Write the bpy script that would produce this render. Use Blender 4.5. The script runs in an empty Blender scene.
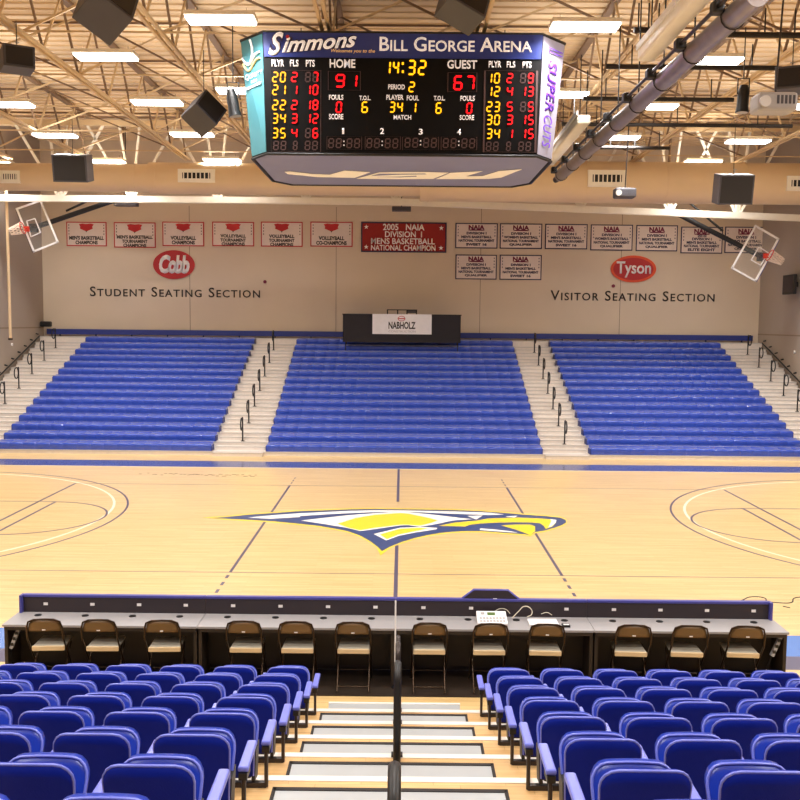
import bpy, bmesh, math, random
from mathutils import Vector, Matrix
random.seed(7)
SC = bpy.context.scene
COL = SC.collection
pi = math.pi

# ------------------------------------------------------------------ camera
F = 929.0
CAM = Vector((0.07, 0.0, 4.57))
PITCH, YAW, ROLL = math.radians(4.80), math.radians(-0.10), math.radians(0.55)
cp, sp, cy, sy = math.cos(PITCH), math.sin(PITCH), math.cos(YAW), math.sin(YAW)
fv = Vector((sy*cp, cy*cp, -sp)); rv = Vector((cy, -sy, 0)); uv = rv.cross(fv)
cr, sr = math.cos(ROLL), math.sin(ROLL)
r2 = cr*rv + sr*uv; u2 = -sr*rv + cr*uv
cd = bpy.data.cameras.new('camera'); cam = bpy.data.objects.new('camera', cd); COL.objects.link(cam)
M4 = Matrix((r2, u2, -fv)).transposed().to_4x4(); M4.translation = CAM
cam.matrix_world = M4
cd.sensor_width = 36; cd.sensor_fit = 'HORIZONTAL'; cd.lens = 36*F/800; cd.clip_end = 200; cd.clip_start = 0.05
SC.camera = cam

def ray(px, py):
    return fv + (px-400)/F*r2 + (400-py)/F*u2
def at(px, py, y):                    # point seen at a pixel, at distance y down the hall
    d = ray(px, py); return CAM + d*((y-CAM.y)/d.y)
def atz(px, py, z=0.0):               # point seen at a pixel, at height z
    d = ray(px, py); return CAM + d*((z-CAM.z)/d.z)

# ------------------------------------------------------------------ materials
def mat(name, col, rough=0.5, metal=0.0, var=0.06, scale=6.0, emit=0.0, spec=0.5, coat=0.0, bump=0.0, ecol=None):
    m = bpy.data.materials.new(name); m.use_nodes = True
    nt = m.node_tree; b = nt.nodes['Principled BSDF']
    c = tuple((v/255.0)**2.2 for v in col)
    tc = nt.nodes.new('ShaderNodeTexCoord'); nz = nt.nodes.new('ShaderNodeTexNoise')
    nz.inputs['Scale'].default_value = scale; nz.inputs['Detail'].default_value = 3
    nt.links.new(tc.outputs['Object'], nz.inputs['Vector'])
    mx = nt.nodes.new('ShaderNodeMix'); mx.data_type = 'RGBA'
    mx.inputs['A'].default_value = tuple(v*(1-var) for v in c)+(1,)
    mx.inputs['B'].default_value = tuple(min(1, v*(1+var)) for v in c)+(1,)
    nt.links.new(nz.outputs['Fac'], mx.inputs['Factor'])
    nt.links.new(mx.outputs['Result'], b.inputs['Base Color'])
    b.inputs['Roughness'].default_value = rough; b.inputs['Metallic'].default_value = metal
    b.inputs['Specular IOR Level'].default_value = spec
    if coat: b.inputs['Coat Weight'].default_value = coat; b.inputs['Coat Roughness'].default_value = 0.15
    if bump:
        bp = nt.nodes.new('ShaderNodeBump'); bp.inputs['Strength'].default_value = bump; bp.inputs['Distance'].default_value = 0.01
        n2 = nt.nodes.new('ShaderNodeTexNoise'); n2.inputs['Scale'].default_value = scale*8
        nt.links.new(tc.outputs['Object'], n2.inputs['Vector'])
        nt.links.new(n2.outputs['Fac'], bp.inputs['Height']); nt.links.new(bp.outputs['Normal'], b.inputs['Normal'])
    if emit:
        e = tuple((v/255.0)**2.2 for v in (ecol or col))
        b.inputs['Emission Color'].default_value = e+(1,); b.inputs['Emission Strength'].default_value = emit
    return m

def wood(name, c1, c2, c3, rough, pw, pl, coat=0.0):
    m = bpy.data.materials.new(name); m.use_nodes = True
    nt = m.node_tree; b = nt.nodes['Principled BSDF']; N = nt.nodes.new; L = nt.links.new
    tc = N('ShaderNodeTexCoord')
    def lin(c): return tuple((v/255.0)**2.2 for v in c)+(1,)
    br = N('ShaderNodeTexBrick'); br.inputs['Scale'].default_value = 1
    br.inputs['Brick Width'].default_value = pl; br.inputs['Row Height'].default_value = pw
    br.inputs['Mortar Size'].default_value = 0.0012; br.offset = 0.37; br.offset_frequency = 2
    br.inputs['Color1'].default_value = lin(c1); br.inputs['Color2'].default_value = lin(c2); br.inputs['Mortar'].default_value = lin(c3)
    br.inputs['Bias'].default_value = -0.1
    L(tc.outputs['Object'], br.inputs['Vector'])
    mp = N('ShaderNodeMapping'); mp.inputs['Scale'].default_value = (0.35, 7.0, 1)
    L(tc.outputs['Object'], mp.inputs['Vector'])
    nz = N('ShaderNodeTexNoise'); nz.inputs['Scale'].default_value = 1.6; nz.inputs['Detail'].default_value = 5; nz.inputs['Roughness'].default_value = .65
    L(mp.outputs['Vector'], nz.inputs['Vector'])
    rp = N('ShaderNodeValToRGB'); rp.color_ramp.elements[0].position = 0.42; rp.color_ramp.elements[1].position = 0.66
    rp.color_ramp.elements[0].color = (0, 0, 0, 1); rp.color_ramp.elements[1].color = (1, 1, 1, 1)
    L(nz.outputs['Fac'], rp.inputs['Fac'])
    mx = N('ShaderNodeMix'); mx.data_type = 'RGBA'; mx.inputs['B'].default_value = lin(c3)
    mu = N('ShaderNodeMath'); mu.operation = 'MULTIPLY'; mu.inputs[1].default_value = 0.45
    L(rp.outputs['Color'], mu.inputs[0]); L(mu.outputs['Value'], mx.inputs['Factor'])
    L(br.outputs['Color'], mx.inputs['A']); L(mx.outputs['Result'], b.inputs['Base Color'])
    b.inputs['Roughness'].default_value = rough
    if coat: b.inputs['Coat Weight'].default_value = coat; b.inputs['Coat Roughness'].default_value = 0.12
    return m

MT = {
 'maple': wood('court_maple', (226,197,142), (215,183,126), (182,146,94), 0.33, 0.057, 1.1, 0.22),
 'deckwood': wood('deck_wood', (216,178,124), (200,160,106), (150,112,66), 0.5, 0.11, 0.5),
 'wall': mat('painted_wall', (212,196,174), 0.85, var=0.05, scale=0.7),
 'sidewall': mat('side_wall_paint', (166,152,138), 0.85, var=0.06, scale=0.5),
 'seam': mat('wall_joint', (140,122,104), 0.9),
 'deck': mat('roof_deck_metal', (222,198,164), 0.6, var=0.08, scale=0.6),
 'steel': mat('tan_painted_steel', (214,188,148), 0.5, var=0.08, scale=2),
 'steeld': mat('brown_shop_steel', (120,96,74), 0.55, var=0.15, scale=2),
 'cream': mat('cream_painted_steel', (242,236,222), 0.45),
 'duct': mat('tan_duct_metal', (220,194,156), 0.38, 0.0, var=0.06, scale=1.2),
 'silver': mat('silver_vinyl', (150,142,142), 0.28, 0.6, var=0.35, scale=3),
 'white': mat('white_paint', (238,236,236), 0.5),
 'offwhite': mat('banner_cloth', (226,212,204), 0.8),
 'black': mat('black_plastic', (24,23,24), 0.45),
 'dark': mat('charcoal_cabinet', (72,70,76), 0.5, bump=0.1),
 'darker': mat('black_grille', (34,30,30), 0.6),
 'blackcloth': mat('black_cloth', (44,41,44), 0.85),
 'bench': mat('blue_bench_plastic', (44,76,184), 0.30, var=0.12, scale=5, coat=0.6),
 'benchd': mat('dark_blue_panel', (36,52,126), 0.5),
 'alum': mat('brushed_aluminium', (204,200,196), 0.35, 0.35, var=0.06, scale=3),
 'step': mat('grey_step_tread', (176,180,182), 0.4, 0.3, var=0.05, scale=5),
 'nose': mat('white_nosing', (236,230,220), 0.35, 0.1),
 'rubber': mat('black_rubber', (34,28,26), 0.7),
 'tierl': mat('pale_tier_deck', (224,216,208), 0.5, 0.1, var=0.10, scale=8),
 'tierr': mat('pale_tier_riser', (168,162,156), 0.5, 0.1, var=0.08, scale=8),
 'seat': mat('navy_seat_plastic', (10,34,140), 0.6, var=0.10, scale=14, bump=0.12, spec=0.15),
 'seatf': mat('blue_seat_pan', (30,58,170), 0.32, var=0.08, scale=8),
 'rim': mat('blue_edge_highlight', (112,122,214), 0.30),  # lavender edge highlight of the seat shells, painted as a pale blue
 'arm': mat('armrest_blue_glare', (112,120,212), 0.30),  # lavender tone has the specular glare on the armrests painted in
 'frame': mat('dark_steel_frame', (66,60,58), 0.35, 0.6),
 'desk': mat('grey_laminate', (150,148,150), 0.38, var=0.05, scale=4),
 'panel': mat('dark_panel', (52,44,48), 0.5, var=0.15, scale=3),
 'trimblue': mat('blue_vinyl_trim', (74,74,150), 0.35),
 'modesty': mat('brown_black_panel', (48,38,30), 0.55, var=0.2, scale=2),
 'chairb': mat('brown_chair_vinyl', (112,86,52), 0.45),
 'chairs': mat('tan_grey_chair_vinyl', (160,154,140), 0.42),
 'chairt': mat('beige_chair_piping', (226,204,164), 0.45),
 'chairf': mat('bronze_chair_tube', (62,48,36), 0.3, 0.7),
 'courtblue': mat('court_border_blue', (66,80,138), 0.25, coat=0.6),
 'lightblue': mat('court_apron_blue', (92,134,206), 0.25, coat=0.6),
 'line': mat('line_paint', (84,80,104), 0.35),
 'linew': mat('white_line_paint', (246,228,200), 0.35),
 'lblue': mat('logo_blue', (60,76,120), 0.3),
 'lwhite': mat('logo_white', (250,244,232), 0.3),
 'lyel': mat('logo_yellow', (234,208,52), 0.3),
 'red': mat('sign_red', (176,32,38), 0.5),
 'redb': mat('banner_red', (188,44,48), 0.7),
 'dred': mat('deep_red_board', (150,28,24), 0.6),
 'orange': mat('orange_ring', (214,78,40), 0.5),
 'txt': mat('dark_lettering', (50,42,36), 0.6),
 'navy': mat('navy_lettering', (46,40,74), 0.6),
 'maroon': mat('maroon_emblem', (120,40,70), 0.6),
 'cream_txt': mat('cream_lettering', (255,252,246), 0.6),
 'sbblue': mat('scoreboard_header', (40,54,122), 0.4, emit=0.06, ecol=(44,62,138)),
 'sbblack': mat('scoreboard_face', (10,8,12), 0.6, spec=0.2),
 'sbtxt': mat('scoreboard_lettering', (245,240,240), 0.5, emit=0.25),
 'sbteal': mat('backlit_teal_panel', (76,136,148), 0.5, emit=0.06),
 'sbsilver': mat('backlit_silver_panel', (150,146,162), 0.5, emit=0.04),
 'sbbot': mat('scoreboard_underside', (124,128,168), 0.5, var=0.1, scale=1),
 'purple': mat('purple_lettering', (100,50,180), 0.5, emit=0.2),
 'gold': mat('gold_lettering', (240,196,130), 0.5, emit=0.2),
 'ledy': mat('amber_led', (120,80,10), 0.5, emit=1.7, ecol=(255,172,20)),
 'ledr': mat('red_led', (120,10,16), 0.5, emit=1.8, ecol=(255,14,26)),
 'ledoff': mat('unlit_led', (88,66,66), 0.5),
 'lamp': mat('lamp_diffuser', (255,250,245), 0.5, emit=9.0),
 'grey': mat('grey_plastic', (172,170,172), 0.4),
 'lcd': mat('green_lcd', (96,120,70), 0.3),
 'rimred': mat('orange_red_rim', (196,60,44), 0.4, 0.2),
 'net': mat('white_net_cord', (226,206,188), 0.8),
 'cable': mat('cream_cable', (206,200,180), 0.5),
 'stain': mat('grey_scuff', (120,100,76), 0.6),
}
_b = MT['bench'].node_tree.nodes['Principled BSDF']
_b.inputs['Sheen Weight'].default_value = 0.9; _b.inputs['Sheen Roughness'].default_value = 0.35; _b.inputs['Sheen Tint'].default_value = (.75, .8, 1, 1)
def glass(name):
    m = bpy.data.materials.new(name); m.use_nodes = True
    nt = m.node_tree; b = nt.nodes['Principled BSDF']
    b.inputs['Base Color'].default_value = (.9, .95, .95, 1); b.inputs['Roughness'].default_value = 0.05
    b.inputs['Alpha'].default_value = 0.05
    return m
MT['glass'] = glass('clear_backboard_glass')

# ------------------------------------------------------------------ mesh helpers
class MB:
    def __init__(s): s.v, s.f, s.m, s.sm = [], [], [], []
    def add(s, vs, fs, mi=0, smooth=False):
        n = len(s.v); s.v += [tuple(v) for v in vs]
        for q in fs: s.f.append([n+i for i in q]); s.m.append(mi); s.sm.append(smooth)
        return s
    def box(s, x0, y0, z0, x1, y1, z1, mi=0):
        return s.add([(x0,y0,z0),(x1,y0,z0),(x1,y1,z0),(x0,y1,z0),(x0,y0,z1),(x1,y0,z1),(x1,y1,z1),(x0,y1,z1)],
            [(3,2,1,0),(4,5,6,7),(0,1,5,4),(1,2,6,5),(2,3,7,6),(3,0,4,7)], mi)
    def bar(s, a, b, w, h=None, mi=0, up=(0,0,1)):           # rectangular bar between two points
        a, b = Vector(a), Vector(b); h = w if h is None else h; d = (b-a).normalized(); up = Vector(up)
        if abs(d.dot(up)) > .98: up = Vector((0,1,0))
        r = d.cross(up).normalized()*w/2; u = r.cross(d).normalized()*h/2
        vs = [p+q for p in (a, b) for q in (-r-u, r-u, r+u, -r+u)]
        return s.add(vs, [(0,1,2,3),(7,6,5,4),(0,4,5,1),(1,5,6,2),(2,6,7,3),(3,7,4,0)], mi)
    def tube(s, pts, r, n=8, mi=0, closed=False, cap=True):
        P = [Vector(p) for p in pts]; k = len(P); rings = []; prev = None
        for i in range(k):
            if closed: t = (P[(i+1) % k]-P[i-1]).normalized()
            else: t = (P[min(i+1, k-1)]-P[max(i-1, 0)]).normalized()
            a = prev if prev is not None else (Vector((0,0,1)) if abs(t.z) < .9 else Vector((0,1,0)))
            a = (a-t*a.dot(t)); a = a.normalized() if a.length > 1e-6 else t.orthogonal().normalized(); prev = a
            b = t.cross(a); rr = r[i] if isinstance(r, (list, tuple)) else r
            rings.append([P[i]+rr*(math.cos(2*pi*j/n)*a+math.sin(2*pi*j/n)*b) for j in range(n)])
        vs = [q for g in rings for q in g]; fs = []
        for i in range(k if closed else k-1):
            i2 = (i+1) % k
            for j in range(n): fs.append((i*n+j, i*n+(j+1) % n, i2*n+(j+1) % n, i2*n+j))
        s.add(vs, fs, mi, True)
        if cap and not closed:
            s.add(rings[0], [tuple(range(n))[::-1]], mi); s.add(rings[-1], [tuple(range(n))], mi)
        return s
    def poly(s, pts, th, axis='y', mi=0):                       # planar polygon given thickness along +axis
        off = {'x': Vector((th,0,0)), 'y': Vector((0,th,0)), 'z': Vector((0,0,th))}[axis] if isinstance(axis, str) else Vector(axis)*th
        A = [Vector(p) for p in pts]; n = len(A); B = [p+off for p in A]
        fs = [tuple(range(n)), tuple(range(2*n-1, n-1, -1))]
        fs += [(i, i+n, (i+1) % n+n, (i+1) % n) for i in range(n)]
        return s.add(A+B, fs, mi)
    def build(s, name, m, parent=None, bevel=0, sub=0, fixn=True):
        me = bpy.data.meshes.new(name); me.from_pydata(s.v, [], s.f)
        for x in (m if isinstance(m, (list, tuple)) else [m]): me.materials.append(MT[x] if isinstance(x, str) else x)
        for p, i, q in zip(me.polygons, s.m, s.sm): p.material_index = i; p.use_smooth = q
        if fixn:
            bm = bmesh.new(); bm.from_mesh(me); bmesh.ops.recalc_face_normals(bm, faces=bm.faces); bm.to_mesh(me); bm.free()
        me.update()
        o = bpy.data.objects.new(name, me); COL.objects.link(o)
        if parent: o.parent = parent
        if bevel:
            b = o.modifiers.new('bevel', 'BEVEL'); b.width = bevel; b.segments = 2; b.limit_method = 'ANGLE'
        if sub: o.modifiers.new('sub', 'SUBSURF').levels = sub; o.modifiers[-1].render_levels = sub
        return o

def tag(o, label=None, cat=None, group=None, kind=None):
    if label: o['label'] = label
    if cat: o['category'] = cat
    if group: o['group'] = group
    if kind: o['kind'] = kind
    return o
def thing(name, label, cat, loc=(0,0,0), group=None, rz=0):
    o = bpy.data.objects.new(name, None); COL.objects.link(o); o.location = loc; o.rotation_euler.z = rz
    o.empty_display_size = .1
    return tag(o, label, cat, group)
def struct(name, bm, m, **k):
    o = bm.build(name, m, **k); o['kind'] = 'structure'; return o
def copy_tree(o, parent=None):
    c = o.copy(); COL.objects.link(c)
    if parent: c.parent = parent
    for ch in list(KIDS(o)): copy_tree(ch, c)
    return c
def KIDS(o): return [c for c in COL.objects if c.parent is o] if o.name not in KCACHE else KCACHE[o.name]
KCACHE = {}
def ordinal(n): return ['first','second','third','fourth','fifth','sixth','seventh','eighth','ninth','tenth','eleventh','twelfth','thirteenth','fourteenth','fifteenth','sixteenth'][n]

def text(s, c, w, h, m, parent, name='lettering', right=(1,0,0), up=(0,0,1), bold=0.0, caps=False, shear=0.0, th=0.004, space=1.0):
    """letters fitted to a w x h box centred on c; lies in the plane of right/up, thickness th toward the viewer"""
    cu = bpy.data.curves.new('t', 'FONT'); cu.body = s; cu.size = 1; cu.offset = bold; cu.shear = shear; cu.space_character = space
    cu.resolution_u = 3
    if caps:
        cu.small_caps_scale = 0.76
        for i, ch in enumerate(s):
            if ch.islower(): cu.body_format[i].use_small_caps = True
    o = bpy.data.objects.new('t', cu); COL.objects.link(o)
    dg = bpy.context.evaluated_depsgraph_get(); ev = o.evaluated_get(dg)
    me = bpy.data.meshes.new_from_object(ev); bpy.data.objects.remove(o); bpy.data.curves.remove(cu)
    xs = [v.co.x for v in me.vertices]; ys = [v.co.y for v in me.vertices]
    if not xs: return None
    x0, x1, y0, y1 = min(xs), max(xs), min(ys), max(ys)
    R, U = Vector(right).normalized(), Vector(up).normalized(); Nn = R.cross(U); c = Vector(c)
    for v in me.vertices:
        a = ((v.co.x-x0)/(x1-x0)-.5)*w; b = ((v.co.y-y0)/(y1-y0)-.5)*h
        v.co = c+R*a+U*b
    bm = bmesh.new(); bm.from_mesh(me)
    r = bmesh.ops.extrude_face_region(bm, geom=bm.faces[:])
    for v in [g for g in r['geom'] if isinstance(g, bmesh.types.BMVert)]: v.co += Nn*th
    bmesh.ops.recalc_face_normals(bm, faces=bm.faces); bm.to_mesh(me); bm.free()
    me.name = name; me.materials.clear(); me.materials.append(MT[m])
    o = bpy.data.objects.new(name, me); COL.objects.link(o)
    if parent: o.parent = parent
    return o
def textpx(s, x0, x1, y0, y1, D, m, parent, **k):
    """letters filling the photo box x0..x1, y0..y1 on the upright plane at distance D"""
    c = at((x0+x1)/2, (y0+y1)/2, D); sc = (at(x1, (y0+y1)/2, D)-at(x0, (y0+y1)/2, D)).length/(x1-x0)
    return text(s, c, (x1-x0)*sc, (y1-y0)*sc, m, parent, **k)

# ------------------------------------------------------------------ the hall
XW, YB, YR, ZC = 15.95, 41.6, -5.0, 12.4
fl = struct('floor', MB().box(-XW, YR, -.2, XW, YB, 0), 'maple')
def mark(name, pts, m, z=0.0, th=.002):
    return MB().poly([(p[0], p[1], z) for p in pts], th, 'z').build(name, m, fl)
def strip(x0, y0, x1, y1, m='line', z=0.001, name='court_line'):
    return MB().box(x0, y0, 0.0, x1, y1, z+.001).build(name, m, fl)
# borders and aprons
strip(-XW+.02, 28.72, XW-.02, 29.95, 'courtblue', .0005, 'border_strip')
strip(-XW+.02, 12.55, XW-.02, 13.42, 'lightblue', .0005, 'border_strip')
strip(-XW+.02, 12.05, XW-.02, 12.55, 'line', .0005, 'border_strip')
strip(-XW+.02, 28.66, XW-.02, 28.71, 'linew')
# centre line (broken at the logo), volleyball lines
strip(-.035, 23.4, .035, 28.66, z=.0012)
strip(-.035, 13.42, .035, 18.75, z=.0012)
for sx in (-3.02, 3.02):
    strip(sx-.028, 16.6, sx+.028, 25.6, z=.0012)
    for k in range(3):
        strip(sx-.028, 15.3+.45*k, sx+.028, 15.5+.45*k, z=.0012)
        strip(sx-.02, 25.9+.42*k, sx+.02, 26.08+.42*k, z=.0012)
for yy in (16.58, 25.6): strip(-9, yy-.012, 9, yy+.012)
for sx in (-1, 1):
    dx_ = .07 if sx > 0 else 0
    strip(sx*9-.03+dx_, 16.6, sx*9+.03+dx_, 25.6, z=.0012)
    strip(sx*8.57-.03+dx_, 21.15-1.83, sx*8.57+.03+dx_, 21.15+1.83, z=.0014)
    for yy in (19.36, 22.98): strip(min(sx*8.6, sx*14.3), yy-.025, max(sx*8.6, sx*14.3), yy+.025, z=.0012)
    def arc(cx, r, w, m, z, a0=-90, a1=90, th=.0018):
        pts = []; n = 48
        A = [math.radians(a0+(a1-a0)*i/n) for i in range(n+1)]
        b = MB(); vs = []
        for t in A:
            for rr in (r-w/2, r+w/2):
                for zz in (0.0, z+.0006): vs.append((cx+dx_-sx*rr*math.cos(t), 21.15+rr*math.sin(t), zz))
        fs = []
        for i in range(n):
            k = i*4
            fs += [(k+1, k+5, k+7, k+3), (k, k+2, k+6, k+4), (k, k+4, k+5, k+1), (k+2, k+3, k+7, k+6)]
        b.add(vs, fs).build('court_arc', m, fl)
    arc(sx*12.75, 6.26, .05, 'line', .0012)
    arc(sx*12.75, 5.93, .06, 'linew', .0012)
    arc(sx*8.6, 1.80, .05, 'line', .0016)
# eagle head emblem, traced in photo coordinates and laid on the floor
def E(k, *p): return [((200, 300, 390, 480)[k-1]+x/8, 500+y/8) for x, y in p]
outline = (E(1,(70,146),(200,138),(400,118),(600,105),(800,90)) + E(2,(200,84),(400,76),(600,73)) + E(3,(0,75),(300,78),(500,82),(720,90)) +
  E(4,(200,105),(370,120),(500,128),(640,142),(685,160),(690,180),(660,200),(600,222),(520,245),(440,258),(400,284),(360,275),(250,268),(120,258),(0,250)) +
  E(3,(600,250),(500,255),(400,265),(300,282),(200,305),(100,335),(0,375)) +
  E(2,(655,410),(620,375),(560,330),(480,285),(380,250),(280,230),(150,208)) + E(1,(800,192),(600,172),(400,160),(200,150)))
def grow(P, d):
    n = len(P); out = []
    for i in range(n):
        a, b = Vector(P[i-1]), Vector(P[(i+1) % n]); t = (b-a).normalized(); nn = Vector((t.y, -t.x))
        out.append(tuple(Vector(P[i])+nn*d))
    return out
yo = grow(outline, 1.0); yo[0] = (203, 517.6)
for i, (a, b) in enumerate(yo):
    if b > 548 and 375 < a < 390: yo[i] = (380.5, 555.5)
def logo(name, P, m, z): return mark(name, [atz(a, b) for a, b in P], m, 0.0, z)
em = [('emblem_outline', yo, 'lyel', .003), ('emblem_field', outline, 'lblue', .0045)]
wa = (E(1,(385,142),(600,122),(800,108)) + E(2,(200,98),(400,88),(600,84),(800,85)) + E(3,(200,87),(500,93),(800,103)) + E(4,(190,118),(60,122)) +
      E(3,(620,116),(420,109),(200,98),(60,96)) + E(2,(560,100),(400,107),(200,117),(0,130)) + E(1,(800,138),(560,152)))
body = (E(2,(10,166),(200,144),(400,122),(560,110),(800,96)) + E(3,(150,100),(300,114),(420,128),(560,145),(660,155),(500,166),(390,190),(280,210),(240,215),(140,203)) +
      E(2,(800,205),(560,240),(480,250),(380,225),(200,195)))
ybody = (E(2,(300,192),(450,145),(600,120),(800,106)) + E(3,(150,112),(330,150),(380,165),(330,185),(240,208),(140,200)) + E(2,(800,200),(560,230),(480,245),(380,222)))
lobe = E(2,(590,274),(800,224)) + E(3,(240,218),(380,225),(370,236),(200,262),(60,290)) + E(2,(800,285),(690,325))
ylobe = E(2,(640,278),(800,232)) + E(3,(240,224),(300,230),(200,252),(60,280)) + E(2,(790,277),(695,316))
beak = (E(3,(390,208),(520,182),(700,166)) + E(4,(60,150),(300,142),(500,150),(600,160),(610,180),(580,212),(525,234),(512,210),(480,188),(420,182),(280,180),(150,182),(0,190)) + E(3,(640,200),(600,214)))
wtip = E(4,(560,156),(612,162),(604,185),(572,212),(545,222),(562,190),(572,170))
mouth = E(4,(170,205),(280,198),(400,198),(440,212),(442,250),(400,284),(370,270),(290,240))
em += [('emblem_white', wa, 'lwhite', .006), ('emblem_white', body, 'lwhite', .006), ('emblem_yellow', ybody, 'lyel', .0075),
       ('emblem_white', lobe, 'lwhite', .006), ('emblem_yellow', ylobe, 'lyel', .0075), ('emblem_yellow', beak, 'lyel', .006),
       ('emblem_white', wtip, 'lwhite', .0075), ('emblem_yellow', mouth, 'lyel', .006),
       ('emblem_white', E(3,(620,130),(740,126),(690,158)), 'lwhite', .0075),
       ('emblem_white', E(4,(205,134),(300,128),(275,143)), 'lwhite', .0075),
       ('emblem_white', E(4,(0,228),(120,238),(250,252),(300,264),(0,242)), 'lwhite', .006)]
for n, P, m, z in em: logo(n, P, m, z)
# scuffed writing worn into the varnish near the far sideline
for i in range(34):
    a = 138+i*3.6+random.uniform(-1, 1); p = atz(a, 473.5+random.uniform(-.8, 1.2)+i*.06)
    w = random.uniform(.03, .09)
    MB().box(p.x-w, p.y-.05, 0, p.x+w*.6, p.y+.03, .0016).build('floor_scuff', 'stain', fl) if i % 2 or i > 6 else None

# walls and roof
struct('wall_back', MB().box(-XW-.2, YB, 0, XW+.2, YB+.2, ZC), 'wall')
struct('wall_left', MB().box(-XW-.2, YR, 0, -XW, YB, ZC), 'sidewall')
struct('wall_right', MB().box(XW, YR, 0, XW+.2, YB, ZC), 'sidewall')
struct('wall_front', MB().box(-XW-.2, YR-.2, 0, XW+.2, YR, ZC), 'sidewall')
tn = 0
for px in (336, 480, 620, 190):
    tn += 1; p = at(px, 300, YB)
    struct('trim_%d' % tn, MB().box(p.x-.012, YB-.006, 3.9, p.x+.012, YB, 9.6), 'seam')
for sx in (-1, 1):
    tn += 1; struct('trim_%d' % tn, MB().box(min(sx*(XW-.012), sx*XW), 5, 4.15, max(sx*(XW-.012), sx*XW), YB-.01, 4.2), 'seam')
# ribbed roof deck
rb = MB(); y = YR; zt = ZC
while y < YB:
    rb.box(-XW, y, zt-.045, XW, y+.06, zt); y += .45
rb.box(-XW-.2, YR-.2, zt, XW+.2, YB+.2, zt+.15)
struct('ceiling', rb, 'deck')

# ------------------------------------------------------------------ roof trusses running down the hall
BH = CAM.z+6.1                                                    # bottom chord height
TX = [-15.0, -12.0, -8.2, -5.2, -1.6, 1.65, 5.1, 8.7, 12.6]
TXN = ['along the wall on the basket-and-teal-panel side', '', '', '', '', '', '', '', '']
Y0, Y1 = 3.0, 36.2
SP = 2.35
def make_truss():
    t = thing('roof_truss', 'x', 'roof truss', group='tan steel trusses under the roof deck')
    for s in (-1, 1):
        MB().box(s*.075-.035, Y0, BH-.03, s*.075+.035, Y1, BH+.04).build('bottom_chord', 'steel', t)
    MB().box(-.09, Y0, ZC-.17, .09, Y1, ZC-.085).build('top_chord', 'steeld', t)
    y = Y0; k = 0
    wd = MB().bar((0, 0, BH+.03), (0, SP/2, ZC-.15), .05).build('web', 'steel', t); wd.location.y = y
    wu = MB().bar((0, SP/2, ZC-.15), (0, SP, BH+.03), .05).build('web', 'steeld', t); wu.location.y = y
    y += SP
    while y+SP < Y1+.1:
        for w in (wd, wu):
            c = w.copy(); COL.objects.link(c); c.location.y = y; k += 1
        vv = None
        y += SP
    return t
tr0 = make_truss()
KCACHE[tr0.name] = [c for c in COL.objects if c.parent is tr0]
tlab = ['tan steel roof truss hard against the wall beyond the black speaker box, leftmost of all',
 'tan steel roof truss crossing above the left-hand black speaker box',
 'tan steel roof truss passing between the diamond speaker and the low left speaker',
 'tan steel roof truss running just left of the teal scoreboard panel',
 'tan steel roof truss meeting the scoreboard top above the script lettering',
 'tan steel roof truss meeting the scoreboard top above the word ARENA',
 'tan steel roof truss running just left of the silver curtain roll',
 'tan steel roof truss running behind the pole of the big white projector',
 'tan steel roof truss furthest right, above the corner backboard']
for i, x in enumerate(TX):
    t = tr0 if i == 0 else tr0.copy()
    if i:
        COL.objects.link(t)
        for ch in KCACHE[tr0.name]:
            c = ch.copy(); COL.objects.link(c); c.parent = t
    t.location.x = x; t['label'] = tlab[i]
# sway bracing across the trusses
ny = 0
for j, y in enumerate([6.5+SP*1.0*q*1.5 for q in range(9)]):
    t = thing('sway_brace', 'thin steel cross bracing line spanning the roof trusses, %s from the near end' % ordinal(j), 'roof brace', (0, y, 0), 'cross bracing between the roof trusses')
    MB().bar((-XW+.1, 0, BH+.07), (XW-.1, 0, BH+.07), .04).build('rod', 'steel', t)
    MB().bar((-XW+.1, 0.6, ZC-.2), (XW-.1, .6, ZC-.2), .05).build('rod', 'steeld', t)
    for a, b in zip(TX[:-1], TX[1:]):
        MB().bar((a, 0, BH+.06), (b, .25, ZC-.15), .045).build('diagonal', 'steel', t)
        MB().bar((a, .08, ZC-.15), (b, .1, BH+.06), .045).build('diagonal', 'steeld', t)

# cream girder in front of the back wall
GD = 36.6
g = thing('roof_girder', 'cream painted girder with V webs below the big duct', 'girder')
pl, pm, pr_ = at(-6, 198, GD), at(400, 202, GD), at(806, 218.5, GD)
pl.x = -XW+.05; pr_.x = XW-.05
for a, b in ((pl, pm), (pm, pr_)):
    MB().bar(a+Vector((0,-.09,0)), b+Vector((0,-.09,0)), .10, .24).build('bottom_chord', 'cream', g)
    MB().bar(a+Vector((0,.09,0)), b+Vector((0,.09,0)), .06, .24).build('bottom_chord', 'cream', g)
MB().box(-XW+.05, GD-.12, 12.0, XW-.05, GD+.12, 12.2).build('top_chord', 'steel', g)
def gz(x):
    a, b = (pl, pm) if x < pm.x else (pm, pr_)
    return a.z+(b.z-a.z)*(x-a.x)/(b.x-a.x)
for px in (-20, 61, 132, 218, 306, 396, 490, 581, 670, 738, 830):
    x = at(px, 205, GD).x
    for dx in (-1.7, -.45, .35, 1.7):
        tx = max(-XW+.1, min(XW-.1, x+dx))
        if abs(x) < XW-.1: MB().bar((x+dx*.04, GD, gz(x)+.05), (tx, GD, 12.05), .10 if abs(dx) > 1 else .085, .09).build('web', 'cream', g)

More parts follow.
